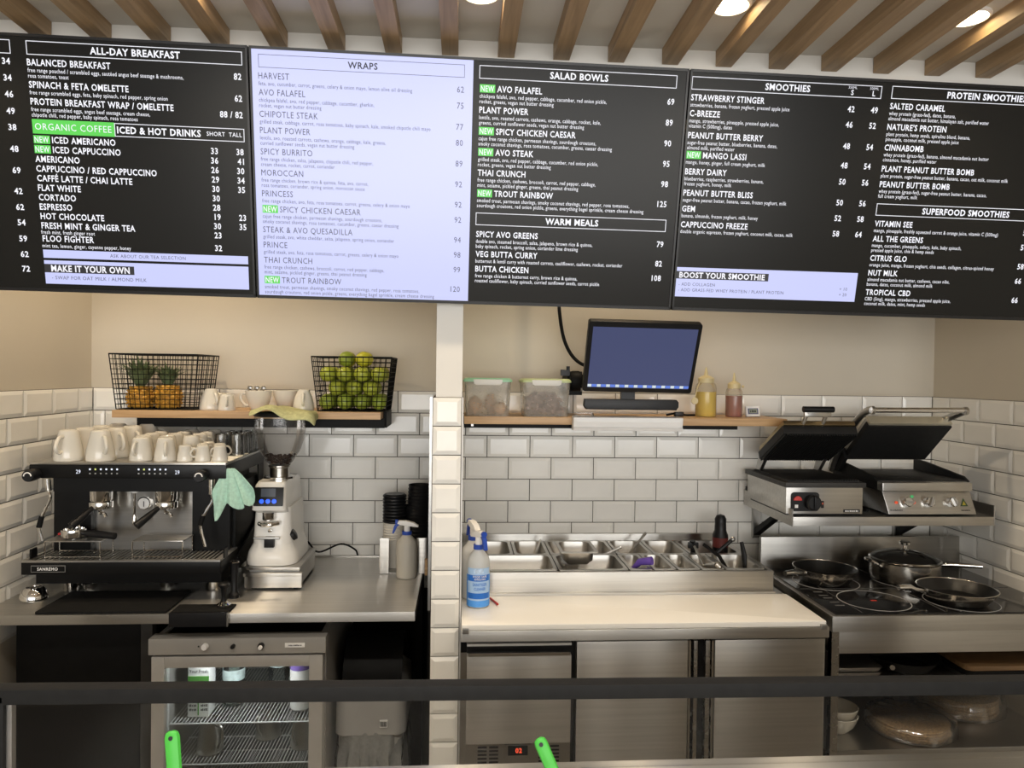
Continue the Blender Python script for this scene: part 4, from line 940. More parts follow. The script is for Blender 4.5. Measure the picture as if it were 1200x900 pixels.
PINKW = mat('wrapped_pastry', (.80, .52, .32), .5, noise=(30, .35)); DATE = mat('dried_fruit', (.48, .36, .32), .5, noise=(50, .45)); FILM = thin_glass('crinkled_film', (.93, .93, .92), 3.0, .10, .12, (.8, .78, .74))
def tub(x0, x1, y0, y1, h, lidm, lab):
    t = thing('storage_tub', lab, 'tub', ((x0+x1)/2, (y0+y1)/2, SR))
    z = SR+.0005
    MB().loft([rr(x0+.008, x1-.008, y0+.006, y1-.006, z+.002, .012), rr(x0+.006, x1-.006, y0+.004, y1-.004, z+.01, .012), rr(x0+.001, x1-.001, y0, y1, z+h-.012, .012)], caps=False).build('body', TUB, t)
    MB().loft([rr(x0+.006, x1-.006, y0+.004, y1-.004, z, .012), rr(x0+.006, x1-.006, y0+.004, y1-.004, z+.002, .012)]).build('base', TUB, t)
    ld = MB().loft([rr(x0-.003, x1+.003, y0-.003, y1+.003, z+h-.012, .013), rr(x0-.003, x1+.003, y0-.003, y1+.003, z+h-.006, .013), rr(x0+.004, x1-.004, y0+.004, y1-.004, z+h, .012)]).build('lid', lidm, t)
    c = (x0+x1)/2; w_ = (x1-x0)*.31
    MB().prism([(c-w_, z+h-.004), (c-w_*.95, z+h-.018), (c-w_*.8, z+h-.022), (c+w_*.8, z+h-.022), (c+w_*.95, z+h-.018), (c+w_, z+h-.004)], y0-.007, y0-.003, 'Y').build('clip', CLIPM, ld, bevel=.001)
tub(.011, .163, 2.362, 2.50, .122, GREENL, 'frosted tub with green lid holding wrapped pastries')
tub(.199, .355, 2.362, 2.50, .122, YELL, 'frosted tub with lime lid holding dried fruit in a bag')
rp = random.Random(11)
for i, (x, y, rx, rz_) in enumerate(((.045, 2.405, .020, .030), (.128, 2.41, .024, .020), (.10, 2.455, .020, .034), (.055, 2.46, .022, .024))):
    b = MB().sphere((0, 0, 0), 1, 14, 9)
    b.v = [(x+rx*q[0]*(1+.12*math.sin(7*q[2]+i)), y+.019*q[1], SR+.0045+rz_+rz_*q[2]*(1+.1*math.sin(5*q[0]))) for q in b.v]
    b.build('wrapped_pastry', PINKW, label='brown pastry in clear wrap inside the green-lidded tub', cat='pastry', group='pastries in the tub')
b = MB()
for i in range(150):
    x = rp.uniform(.218, .338); y = rp.uniform(2.38, 2.485); zt = SR+.01+rp.random()**1.3*(.055*(1-((x-.275)/.09)**2)+.012)
    b.sphere((x, y, zt), .0085, 6, 4, (1, rp.uniform(.6, 1), rp.uniform(.5, .9)))
b.build('dried_fruit', DATE, label='heap of dark dried fruit inside the lime-lidded tub', cat='dried fruit', kind='stuff')
# monitor
t = thing('touch_monitor', 'black touch-screen order monitor tilted down above the shelf', 'monitor', (.565, 2.4, 1.40))
o3 = Vector((.565, 2.33, 1.4445)); up = Vector((.0, -.11, .2165)).normalized(); Mm = plane_m(o3, (1, .0, -.012), up)
W2, HH = .177, .243
MB().rbox(-W2, W2, 0, HH, -.022, 0, .008).xf(Mm).build('housing', BLACK, t, bevel=.002)
SCB = mat('slate_blue_screen', (.02, .022, .03), .07, noise=(2, .05), emit=(.05, .06, .135), est=1.0)
sc = MB().box(-W2+.014, W2-.012, .016, HH-.018, .0002, .0012).xf(Mm).build('screen', SCB, t, smooth=0)
IC1 = mat('taskbar_white', (.1, .1, .1), .2, noise=(3, .02), emit=(.55, .62, .66), est=1.0); IC2 = mat('taskbar_blue', (.03, .05, .1), .2, noise=(3, .02), emit=(.10, .18, .62), est=1.0)
n_ic = 11; sp = (2*W2-.026)/n_ic
for i in range(n_ic):
    x = -W2+.014+sp*i
    MB().box(x+.0005, x+sp*.42, .0185, .0275, .0013, .0017).xf(Mm).build('taskbar_tile', IC1, sc); MB().box(x+sp*.45, x+sp-.0005, .0185, .0275, .0013, .0017).xf(Mm).build('taskbar_icon', IC2, sc)
bar = MB().prism([(-.157, .012), (-.150, .0), (.150, -.001), (.157, .010), (.157, .026), (.150, .034), (-.155, .034)], 0, .035, 'Y').xf(Matrix.Translation((.562, 2.385, 1.386))).build('accessory_bar', BLACK, t, bevel=.002)
MB().box(.530, .575, 2.40, 2.42, 1.41, 1.47).build('stand_neck', BLACK, t)
MB().box(.535, .565, 2.3995, 2.401, 1.413, 1.417).build('neck_bracket', STEEL, t)
MB().box(.40, .60, 2.44, 2.47, 1.47, 1.50).build('arm', BLACKM, t); MB().box(.535, .585, 2.38, 2.45, 1.45, 1.52).build('mount_plate', BLACKM, t)
MB().lathe([(.030, -.02), (.034, -.01), (.034, .01), (.030, .02)], n=20, axis='X').xf(Matrix.Translation((.385, 2.46, 1.478))).build('arm_joint', BLACKM, t)
MB().box(.335, .365, 2.45, 2.47, 1.495, 1.515).build('lock_knob', BLACK, t); MB().tube([(.352, 2.46, 1.50), (.385, 2.46, 1.50)], .006, 10).build('lock_screw', BLACK, t)
MB().tube([(.36, 2.462, 1.515), (.36, 2.462, 1.527)], .006, 10).build('lock_screw', BLACK, t)
MB().box(.36, .41, 2.47, 2.596, 1.43, 1.51).build('wall_plate', BLACKM, t)
MB().tube(bez([(.332, 2.5, 2.02), (.331, 2.5, 1.78), (.335, 2.5, 1.70), (.352, 2.5, 1.615), (.385, 2.49, 1.555), (.43, 2.46, 1.527), (.50, 2.44, 1.525)], 8), .006, 10).build('cable', RUBBER, t)
MB().box(.40, .412, 2.40, 2.44, 1.445, 1.455).build('white_plug', WHITEP, t)
# white ticket rail on the shelf front
t = thing('ticket_rail', 'white plastic docket rail clipped to the front of the oak shelf', 'ticket rail', (.533, 2.33, 1.32))
MB().prism([(2.300, 1.3645), (2.318, 1.3670), (2.343, 1.3670), (2.343, 1.322), (2.306, 1.322), (2.300, 1.330), (2.306, 1.335), (2.302, 1.350)], .357, .709, 'X').build('rail', WHITEP, t, bevel=.001)
MB().box(.366, .701, 2.2995, 2.3005, 1.351, 1.3605).build('roller_strip', mat('white_strip', (.85, .85, .83), .3, noise=(9, .03)), t)
MB().rbox(.375, .44, 2.40, 2.44, SR+.0005, SR+.012, .006).build('clear_tray', thin_glass('clear_tray', (.93, .93, .92), 1.5, .05, .1), label='small clear tray lying on the shelf behind the docket rail', cat='tray')
t = thing('cable_bundle', 'small bundle of black cable lying on the shelf beside the docket rail', 'cable', (.735, 2.44, SR))
MB().tube(bez([(.70, 2.46, SR+.004), (.72, 2.44, SR+.010), (.745, 2.44, SR+.012), (.76, 2.45, SR+.005), (.80, 2.47, SR+.004), (.86, 2.52, SR+.004)], 5), .0035, 8).build('cord', RUBBER, t)
MB().rbox(.72, .752, 2.43, 2.45, SR+.0005, SR+.016, .004).build('plug', BLACK, t, bevel=.003)
# squeeze bottles
def squeeze(x, y, r, hb, fill, liqm, lab, capm):
    t = thing('squeeze_bottle', lab, 'squeeze bottle', (x, y, SR)); z = SR+.0005
    MB().lathe([(r*.95, 0), (r, .004), (r, hb*.82), (r*.9, hb*.93), (r*.66, hb)], (x, y, z), 26, closed=True).build('bottle', thin_glass('bottle_plastic', (.96, .94, .88), .5, .12, .22, (.9, .86, .74)), t)
    MB().lathe([(1e-5, .001), (r*.93, .001), (r*.965, .005), (r*.965, fill), (1e-5, fill)], (x, y, z), 26).build('sauce', liqm, t)
    MB().lathe([(r*.74, hb-.004), (r*.76, hb+.012), (r*.5, hb+.018), (r*.22, hb+.022), (.0022, hb+.050), (1e-5, hb+.050)], (x, y, z), 20).build('nozzle_cap', capm, t)
    return t
OIL = mat('yellow_oil', (.72, .52, .02), .2, noise=(6, .05)); SAU = mat('dark_red_sauce', (.30, .05, .03), .25, noise=(20, .25)); CAPC = mat('pale_cap_plastic', (.66, .55, .30), .4, noise=(9, .05))
t = squeeze(.832, 2.45, .0355, .118, .084, OIL, 'large squeeze bottle of yellow oil on the oak shelf', CAPC)
MB().tube(bez([(.81, 2.44, SR+.125), (.795, 2.425, SR+.10), (.785, 2.42, SR+.065)], 5), .0015, 6).build('cap_tether', CAPC, t); MB().lathe([(.011, -.003), (.012, 0), (.011, .003)], n=16, axis='Y').xf(Matrix.Translation((.784, 2.42, SR+.054))).build('tip_cover', CAPC, t)
t = squeeze(.930, 2.45, .0285, .100, .072, SAU, 'smaller squeeze bottle of dark red sauce on the oak shelf', CAPC)
MB().sphere((.957, 2.44, SR+.104), .005, 10, 6).build('tip_cover', CAPC, t)
t = thing('kitchen_timer', 'small white digital kitchen timer at the end of the oak shelf', 'timer', (1.0, 2.45, SR))
Mt = Matrix.Translation((.998, 2.45, SR+.001)) @ Matrix.Rotation(R(-14), 4, 'X') @ Matrix.Rotation(R(-8), 4, 'Z')
MB().rbox(-.024, .024, -.006, .008, 0, .036, .004).xf(Mt).build('case', WHITEP, t, bevel=.002)
MB().box(-.017, .017, -.0072, -.006, .008, .028).xf(Mt).build('bezel', mat('blue_grey_trim', (.12, .13, .22), .4, noise=(9, .05)), t); MB().box(-.013, .013, -.0078, -.0072, .011, .025).xf(Mt).build('lcd', mat('lcd_green_grey', (.28, .31, .25), .3, noise=(9, .03)), t)
print_marks(-.010, .010, .014, .008, 4, Mt @ FRONT(0, -.0081, 0), INK, t)
MB().box(-.014, .014, .009, .0215, 0, .003).xf(Mt).build('stand', WHITEP, t)

# ------------------------------------------------------------------ salad prep counter
t = thing('prep_counter', 'stainless steel refrigerated salad prep counter with two doors', 'prep counter', (.5, 2.2, 0))
MB().box(.008, .993, 1.94, 2.585, .09, .76).build('cabinet', STEELD, t)
MB().box(.008, .993, 1.897, 2.166, .803, .832).build('worktop', STEEL, t, bevel=.003)
MB().box(.008, .993, 1.94, 2.585, .76, .803).build('top_frame', BLACKM, t)
for x in (.03, .93):
    for y in (1.98, 2.52): MB().lathe([(.022, 0), (.018, .01), (.018, .09)], (x+.02, y, 0), 14).build('foot', STEELD, t)
PU = .910
MB().box(.008, .955, 2.150, 2.166, .832, .852).build('step_strip', STEEL, t); MB().box(.008, .955, 2.166, 2.178, .832, PU).build('rail_front', STEEL, t, bevel=.002)
MB().box(.008, .955, 2.572, 2.590, .803, .936).build('rail_back', STEEL, t, bevel=.002); MB().box(.008, .020, 2.178, 2.572, .832, PU).build('rail_side', STEEL, t); MB().box(.943, .955, 2.178, 2.572, .832, PU).build('rail_side', STEEL, t)
MB().box(.955, .993, 2.166, 2.585, .803, .838).build('side_top', STEEL, t)
MB().box(.02, .943, 2.362, 2.374, PU-.012, PU-.001).build('cross_rail', STEEL, t); MB().box(.02, .943, 2.178, 2.572, .804, .808).build('well', STEELD, t)
b = MB(); MB().box(.02, .943, 2.178, 2.184, PU-.012, PU-.001).build('support_strip', STEEL, t); MB().box(.02, .943, 2.566, 2.572, PU-.012, PU-.001).build('support_strip', STEEL, t)
for x in (.012, .968): MB().box(x, x+.016, 1.891, 1.900, .826, .840).build('board_stop', STEELD, t, bevel=.001)
# front: condenser drawer front, grille, doors and handle uprights
lp = MB().box(.024, .298, 1.903, 1.94, .533, .764).build('front_panel', STEEL, t, bevel=.002)
MB().box(.024, .298, 1.925, 1.94, .764, .796).build('grip_recess', BLACK, t); MB().box(.024, .298, 1.903, 1.93, .790, .796).build('grip_lip', STEEL, t); MB().box(.028, .294, 1.899, 1.912, .764, .773).build('grip_edge', CHROME, t, bevel=.002)
gp = MB().box(.024, .298, 1.908, 1.94, .10, .531).build('vent_panel', STEELD, t)
for gx in (.055, .085, .215, .245):
    for k in range(5): MB().box(gx, gx+.024, 1.9068, 1.909, .481+k*.0098, .4855+k*.0098).build('vent_slot', BLACK, gp)
dp = MB().box(.125, .195, 1.903, 1.909, .478, .530).build('control_plate', STEELD, t); MB().box(.134, .186, 1.9005, 1.9035, .503, .528).build('display', BLACK, dp, bevel=.001)
lettering([('02', .162, .510, .012, 'C', .02, None, .017)], FRONT(0, 1.9, 0), 'red_digits', mat('red_led', (.1, .0, .0), .4, noise=(5, .02), emit=(1.0, .10, .04), est=1.2), dp, kind='stuff')
for x0, x1 in ((.312, .610), (.682, .984)): MB().box(x0, x1, 1.902, 1.94, .11, .799).build('door', STEEL, t, bevel=.003)
MB().box(.610, .682, 1.925, 1.94, .11, .799).build('centre_recess', BLACK, t)
for x, w_, m_ in ((.612, .006, CHROME), (.626, .010, STEELV), (.658, .012, STEELV), (.674, .006, CHROME)): MB().box(x, x+w_, 1.904, 1.93, .11, .797).build('handle_upright', m_, t, bevel=.001)
MB().box(.298, .312, 1.925, 1.94, .11, .799).build('centre_recess', BLACK, t)
MB().box(.984, .993, 1.93, 1.94, .11, .80).build('end_gap', BLACK, t)
# white cutting board
CUT = mat('white_cutting_board', (.88, .86, .81), .2, noise=(5, .02), bump=(40, .03))
MB().rbox(.009, .987, 1.9005, 2.148, .8325, .8465, .004).build('cutting_board', CUT, bevel=.003, label='long white plastic cutting board along the front of the prep counter', cat='cutting board')
# food pans
PANM = mat('food_pan_steel', (.50, .485, .455), .34, 1, noise=(8, .06))
def pan(x0, x1, y0, y1, z, dep, lab, fill=None, fm=None, solid=False):
    t = thing('food_pan', lab, 'food pan', ((x0+x1)/2, (y0+y1)/2, z-dep), 'steel food pans in the prep counter')
    e = .010; r = .022 if x1-x0 > .09 else .016; k = .006
    rings = [rr(x0+e, x1-e, y0+e, y1-e, z-.0015, r), rr(x0, x1, y0, y1, z-.0015, .004), rr(x0, x1, y0, y1, z+.001, .004), rr(x0+e, x1-e, y0+e, y1-e, z+.001, r), rr(x0+e+.001, x1-e-.001, y0+e+.001, y1-e-.001, z-.004, r),
             rr(x0+e+.003, x1-e-.003, y0+e+.003, y1-e-.003, z-.030, r), rr(x0+e+.007, x1-e-.007, y0+e+.007, y1-e-.007, z-.034, r), rr(x0+e+.010, x1-e-.010, y0+e+.010, y1-e-.010, z-dep+.006, r), rr(x0+e+.016, x1-e-.016, y0+e+.016, y1-e-.016, z-dep, r*.6)]
    b = MB().loft(rings, caps=False); n = len(rings[0]); b.f.append([(len(rings)-1)*n+i for i in range(n)]); b.m.append(0)
    b.build('pan', PANM, t, smooth=50)
    if fill: MB().loft([rr(x0+e+.011, x1-e-.011, y0+e+.011, y1-e-.011, z-dep+.006, r*.9), rr(x0+e+.008, x1-e-.008, y0+e+.008, y1-e-.008, z-dep+fill, r)]).build('contents', fm, t)
    return t
ZP = PU+.0025
MUST = mat('mustard_dressing', (.34, .24, .03), .25, noise=(15, .2)); SEED = mat('brown_seed_mix', (.20, .12, .05), .6, noise=(80, .5)); DARKF = mat('dark_relish', (.06, .045, .03), .4, noise=(40, .4)); GRNF = mat('green_herb', (.06, .22, .02), .6, noise=(60, .4))
be = [.064, .180, .298, .408, .518, .640, .760, .941]
bl = ['empty steel pan behind the blue sanitiser bottle', 'empty steel pan holding a steel spatula, beside the corner pan', 'empty steel pan behind the stacked pan', 'steel pan with tongs resting in it', 'steel pan of mustard dressing with a spoon', 'empty deep steel pan right of the mustard dressing', 'dark-filled steel pan with green herbs beside the black bottle']
for i in range(7):
    pan(be[i], be[i+1]-.003, 2.3695, 2.566, ZP, .072, bl[i], {4: .032, 6: .03, 5: .015}.get(i), {4: MUST, 6: DARKF, 5: DARKF}.get(i))
fe = [.064, .300, .515, .589, .663, .737, .812, .938]
fl = ['long shallow empty steel pan at the front, beside the sanitiser bottles', 'wide empty steel pan under the stacked pan', 'narrow steel pan holding the purple-handled scoop', 'narrow empty steel pan right of the purple-handled scoop', 'narrow empty steel pan left of the seed mix pan', 'narrow steel pan of brown seed mix with a silver spoon', 'steel pan of dark relish at the end of the front row']
for i in range(7):
    pan(fe[i], fe[i+1]-.003, 2.181, 2.3665, ZP, .072, fl[i], {5: .03, 6: .025}.get(i), {5: SEED, 6: DARKF}.get(i))
pan(.308, .425, 2.205, 2.36, ZP+.046, .042, 'spare steel pan stacked on top of the wide front pan')
MB().sphere((.80, 2.44, .885), .016, 10, 7, (1.2, 1, .7)).build('herb_bunch', GRNF, label='small bunch of green herbs in the dark-filled pan', cat='herbs')
# utensils standing in the pans
t = thing('tongs', 'steel tongs lying across the pan behind the stacked pan', 'tongs', (.46, 2.42, .88))
MB().tube([(.44, 2.40, .900), (.475, 2.39, .905), (.535, 2.395, .930)], [.003, .005, .005], 8).build('arm', STEEL, t); MB().tube([(.432, 2.41, .912), (.452, 2.39, .898), (.475, 2.385, .900)], .004, 8).build('tip', STEEL, t)
t = thing('spoon', 'steel spoon standing in the mustard dressing pan', 'spoon', (.57, 2.46, .875))
MB().tube([(.575, 2.47, .885), (.645, 2.50, .955)], [.003, .0045], 8).build('handle', STEEL, t); MB().sphere((.570, 2.468, .881), .015, 12, 7, (1, .8, .5)).build('bowl', STEEL, t)
t = thing('scoop', 'purple handled scoop lying in the narrow front pan', 'scoop', (.55, 2.26, .86))
MB().tube([(.535, 2.27, .880), (.560, 2.238, .922), (.592, 2.215, .931)], [.006, .011, .013], 12).build('handle', mat('purple_plastic', (.16, .09, .48), .35, noise=(9, .08)), t); MB().sphere((.535, 2.275, .872), .016, 12, 7, (1, 1, .6)).build('bowl', STEEL, t)
t = thing('spatula', 'clear plastic spatula standing in the second back pan', 'spatula', (.27, 2.45, .86))
MB().tube([(.245, 2.45, .862), (.275, 2.47, .94)], .004, 8).build('handle', CLIPM, t); MB().rbox(.225, .255, 2.445, 2.450, .858, .875, .004).build('blade', CLIPM, t)
t = thing('spoon', 'silver serving spoon leaning from the seed mix pan', 'spoon', (.78, 2.27, .86))
MB().tube([(.792, 2.20, .920), (.775, 2.27, .900), (.765, 2.34, .945)], [.011, .006, .004], 10).build('spoon_body', STEEL, t)
MB().tube([(.792, 2.20, .920), (.798, 2.19, .914)], [.012, .006], 10).build('spoon_tip', STEEL, t)
t = thing('sauce_bottle', 'black sauce bottle with a dark red label standing in the back pan', 'sauce bottle', (.894, 2.46, .8715))
MB().lathe([(.024, 0), (.026, .004), (.026, .085), (.020, .10), (.019, .125), (.0195, .14), (.013, .152), (1e-5, .156)], (.894, 2.46, .8715), 24).build('bottle', BLACK, t); MB().lathe([(.0265, .045), (.0265, .078)], (.894, 2.46, .8715), 24, closed=True).build('label_band', mat('dark_red_label', (.16, .03, .025), .5, noise=(30, .3)), t)
t = thing('tongs', 'black plastic tongs leaning across the end pans', 'tongs', (.87, 2.35, .87))
MB().tube([(.805, 2.37, .945), (.845, 2.33, .915), (.86, 2.30, .880)], .006, 8).build('arm', BLACK, t); MB().tube([(.835, 2.345, .916), (.895, 2.35, .965)], .0065, 8).build('arm', BLACK, t); MB().sphere((.896, 2.35, .966), .009, 10, 6).build('pivot', STEELD, t)
t = thing('ladle', 'black ladle standing upright in the end pan', 'ladle', (.905, 2.26, .87))
MB().tube([(.905, 2.26, .862), (.906, 2.275, .93), (.90, 2.285, .972)], [.004, .009, .006], 10).build('handle', BLACK, t); MB().sphere((.905, 2.262, .868), .014, 10, 6, (1, 1, .6)).build('bowl', BLACK, t)
t = thing('scoop', 'black scoop standing in the dark-filled back pan', 'scoop', (.755, 2.40, .86))
MB().tube([(.785, 2.41, .865), (.778, 2.40, .95)], [.005, .010], 10).build('handle', BLACK, t); MB().box(.762, .797, 2.393, 2.405, .925, .945).build('grip', BLACK, t, bevel=.003)
# sanitiser spray bottles
CB = .847
BLQ = mat('blue_sanitiser', (.10, .38, .95), .25, noise=(6, .04)); LBL = mat('label_blue', (.02, .16, .62), .4, noise=(9, .05)); LBP = mat('label_pale_blue', (.42, .62, .90), .4, noise=(9, .04))
t, M = spray(.042, 2.139, CB, .0335, .205, 'plain white spray bottle behind the blue sanitiser bottle', mat('white_spray_plastic', (.76, .76, .74), .35, noise=(8, .03)), -70)
t, M = spray(.0555, 2.062, CB, .032, .195, 'blue sanitiser cleaner spray bottle on the white cutting board', BODYC, 115)
r_ = .0322
MB().lathe([(1e-5, .004), (r_, .004), (r_*1.003, .092), (1e-5, .092)], (.0555, 2.062, CB), 28).build('blue_liquid', BLQ, t)
def band(z0_, z1_, m_, nm, a=62, k=1.02): MB().lathe([(r_*k, z0_), (r_*k, z1_)], (.0555, 2.062, CB), 24, a0=R(-90-a), a1=R(-90+a)).build(nm, m_, t)
band(.022, .112, LBP, 'paper_label'); band(.027, .043, LBL, 'blue_band', 60, 1.03); band(.076, .093, LBL, 'blue_band', 60, 1.03); band(.098, .110, mat('label_logo', (.55, .70, .92), .4, noise=(90, .3)), 'logo_panel', 24, 1.03)
for txt, z, c_, w_, m_ in (('FOOD SAFE', .086, .0055, .040, WHITEP), ('APPROVED', .079, .0045, .034, WHITEP), ('SANITISER', .063, .0075, .042, LBL), ('CLEANER', .051, .0075, .034, LBL)):
    vs, fs, wd = glyphs(txt, c_, .02, None, w_); b = MB()
    rr_ = r_*1.04
    b.add([(.0555+rr_*math.sin((q[0]-wd/2)/rr_+.12), 2.062-rr_*math.cos((q[0]-wd/2)/rr_+.12), CB+z+q[1]) for q in vs], fs); b.build('lettering', m_, t, smooth=0, kind='stuff')
MB().tube([(.092, 2.115, CB+.0035), (.111, 2.058, CB+.0035)], .003, 8).build('red_straw', mat('red_plastic', (.45, .02, .02), .4), label='short red straw lying on the cutting board beside the sanitiser', cat='straw')

# ------------------------------------------------------------------ bracket shelf with contact grills
GZ = 1.068
t = thing('bracket_shelf', 'stainless steel bracket shelf carrying two contact grills', 'shelf', (1.35, 2.4, 1.04))
MB().box(1.028, 1.68, 2.203, 2.588, GZ-.004, GZ).build('deck', STEELD, t); MB().box(1.028, 1.68, 2.20, 2.206, GZ-.028, GZ).build('front_edge', STEEL, t, bevel=.001)
MB().box(1.025, 1.029, 2.20, 2.588, GZ-.029, GZ+.024).build('side_flange', STEEL, t); MB().box(1.68, 1.684, 2.20, 2.588, GZ-.029, GZ+.036).build('side_flange', STEELD, t); MB().box(1.029, 1.68, 2.584, 2.588, GZ, GZ+.036).build('back_flange', STEELD, t)
for x in (1.055, 1.585):
    br = MB().box(x, x+.03, 2.572, 2.588, .92, GZ-.029).build('bracket', STEELD, t); MB().prism([(2.572, .93), (2.572, .955), (2.36, GZ-.0045), (2.33, GZ-.0045)], x+.004, x+.026, 'X').build('strut', BLACKM, br)
# small contact grill
GBZ = GZ+.006; DKP = mat('dark_cast_plate', (.035, .033, .030), .5, .3, noise=(40, .3)); CASTK = mat('black_cast_iron', (.008, .008, .008), .6, noise=(60, .3)); BRZ = mat('stained_steel', (.36, .28, .16), .35, 1, noise=(15, .25))
t = thing('contact_grill', 'small ribbed contact grill with red switch and open lid', 'grill', (1.14, 2.38, GZ))
for x in (1.03, 1.245):
    for y in (2.24, 2.51): MB().lathe([(.010, GZ+.0005), (.010, GBZ)], (x, y, 0), 12).build('foot', RUBBER, t)
MB().box(1.0145, 1.262, 2.22, 2.53, GBZ, 1.157).build('case', STEEL, t, bevel=.003)
MB().box(1.0145, 1.262, 2.222, 2.50, GBZ-.003, GBZ).build('underside', BLACK, t)
MB().box(1.009, 1.268, 2.212, 2.54, 1.157, 1.173).build('top_frame', DKP, t, bevel=.002)
b = MB().box(1.022, 1.256, 2.226, 2.50, 1.172, 1.1755)
for i in range(28): b.box(1.025+i*.0083, 1.029+i*.0083, 2.23, 2.495, 1.1755, 1.179)
b.build('lower_plate', CASTK, t, kind='stuff')
MB().rbox(1.030, 1.118, 1.0835, 1.142, 0, .006, .010).xf(Matrix.Translation((0, 2.22, 0)) @ Matrix.Rotation(R(90), 4, 'X')).build('control_plate', BLACK, t)
MB().lathe([(.024, 2.214), (.0235, 2.196), (.019, 2.192), (1e-5, 2.192)], (1.093, 0, 1.112), 26, 'Y').build('dial', BLACK, t); MB().box(1.0905, 1.0955, 2.186, 2.194, 1.092, 1.132).build('dial_grip', BLACK, t, bevel=.001)
MB().lathe([(.013, 2.214), (.013, 2.2085), (1e-5, 2.208)], (1.0475, 0, 1.118), 18, 'Y', a0=0, a1=R(180)).build('red_switch', mat('red_switch', (.6, .05, .04), .35, noise=(9, .05)), t); MB().box(1.040, 1.050, 2.2128, 2.2142, 1.094, 1.104).build('symbol_plate', WHITEP, t)
MB().box(1.127, 1.135, 2.217, 2.2205, 1.093, 1.115).build('indicator', BLACK, t); MB().box(1.128, 1.134, 2.2165, 2.2172, 1.104, 1.110).build('indicator_lamp', mat('amber_lamp', (.4, .08, .04), .3, noise=(9, .05)), t)
MB().box(1.200, 1.252, 2.218, 2.2205, 1.079, 1.088).build('badge', BLACK, t); print_marks(1.204, 1.248, 1.081, .005, 9, FRONT(0, 2.2176, 0), WHITEP, t)
def lidM(x, yb, zb, yf, zf): return plane_m((x, yb, zb), (1, 0, 0), (0, yf-yb, zf-zb))   # local y runs from the hinge to the front edge, local z points out of the cooking face
L1 = lidM(1.140, 2.435, 1.213, 2.25, 1.316); ln = math.hypot(.185, .103)
ld = MB().box(-.122, .122, .0, ln, -.034, -.006).xf(L1).build('lid', CASTK, t, bevel=.004)

b = MB()
for i in range(30): b.box(-.119+i*.0081, -.115+i*.0081, .002, ln-.002, -.006, -.001)
b.xf(L1).build('ribs', CASTK, ld, kind='stuff')
MB().box(-.118, .118, .004, ln+.006, -.050, -.034).xf(L1).build('lid_cover', BRZ, t, bevel=.004)
for s_ in (-1, 1):
    x = 1.140+s_*.104
    MB().prism([(2.50, 1.173), (2.47, 1.173), (2.425, 1.222), (2.40, 1.262), (2.42, 1.272), (2.47, 1.235)], x-.006, x+.006, 'X').build('hinge_arm', STEELD, t)
for x in (1.086, 1.150):
    MB().tube([(x+.005, 2.325, 1.300), (x+.002, 2.275, 1.345), (x, 2.235, 1.392)], .0065, 8).build('handle_arm', STEEL, t)
MB().box(1.076, 1.162, 2.232, 2.244, 1.378, 1.392).build('handle_plate', STEEL, t, bevel=.002)
MB().tube([(1.070, 2.232, 1.400), (1.168, 2.232, 1.400)], .0095, 14).build('grip', BLACK, t)
# large contact grill
t = thing('contact_grill', 'large smooth contact grill with three knobs and a tubular handle', 'grill', (1.47, 2.38, GZ))
for x in (1.355, 1.60):
    for y in (2.25, 2.51): MB().lathe([(.010, GZ+.0005), (.010, GBZ)], (x, y, 0), 12).build('foot', RUBBER, t)
MB().hexa([(1.343, 2.212, GBZ), (1.632, 2.212, GBZ), (1.632, 2.53, GBZ), (1.343, 2.53, GBZ), (1.332, 2.232, 1.143), (1.622, 2.232, 1.143), (1.632, 2.53, 1.143), (1.325, 2.53, 1.143)]).build('case', STEEL, t, bevel=.003)
MB().box(1.322, 1.618, 2.214, 2.245, 1.146, 1.173).build('front_trough', STEEL, t, bevel=.005)
MB().box(1.332, 1.622, 2.236, 2.53, 1.143, 1.148).build('gap_strip', BLACK, t)
MB().box(1.326, 1.628, 2.245, 2.53, 1.148, 1.176).build('lower_plate', CASTK, t, bevel=.002)
MB().prism([(2.245, 1.172), (2.53, 1.172), (2.53, 1.215), (2.46, 1.210), (2.27, 1.186)], 1.624, 1.632, 'X').build('splash_guard', CASTK, t); MB().prism([(2.245, 1.172), (2.53, 1.172), (2.53, 1.215), (2.46, 1.210), (2.27, 1.186)], 1.322, 1.330, 'X').build('splash_guard', CASTK, t)
Mk = lambda x, z: Matrix.Translation((x, 2.212+(z-GBZ)*.29, z)) @ Matrix.Rotation(R(90-16), 4, 'X')
for x in (1.405, 1.477, 1.553):
    k = MB().lathe([(.0165, 0), (.0155, .016), (.013, .018), (1e-5, .018)], n=24).xf(Mk(x, 1.110)).build('knob', CHROME, t); MB().box(-.003, .003, -.0145, .0145, .016, .024).xf(Mk(x, 1.110) @ Matrix.Rotation(R({1.405: 80, 1.477: -25, 1.553: 20}[x]), 4, 'Z')).build('knob_grip', STEELD, k)
for x, z, c_, nm in ((1.372, 1.109, (1.0, .12, .04), 'red_lamp'), (1.430, 1.109, (1.0, .12, .04), 'red_lamp'), (1.426, 1.127, (.1, .6, .2), 'green_lamp')):
    MB().lathe([(.0048, 0), (.0045, .004), (1e-5, .005)], n=14).xf(Mk(x, z)).build(nm, mat(nm, [q*.5 for q in c_], .3, emit=c_, est=.35, noise=(5, .02)), t)
MB().add([(0, 0, 0), (.026, 0, 0), (.013, .026, 0), (0, 0, .0006), (.026, 0, .0006), (.013, .026, .0006)], [(0, 2, 1), (3, 4, 5), (0, 1, 4, 3), (1, 2, 5, 4), (2, 0, 3, 5)]).xf(Mk(1.582, 1.098)).build('triangle_badge', mat('dark_green_badge', (.03, .06, .02), .4, noise=(9, .1)), t)
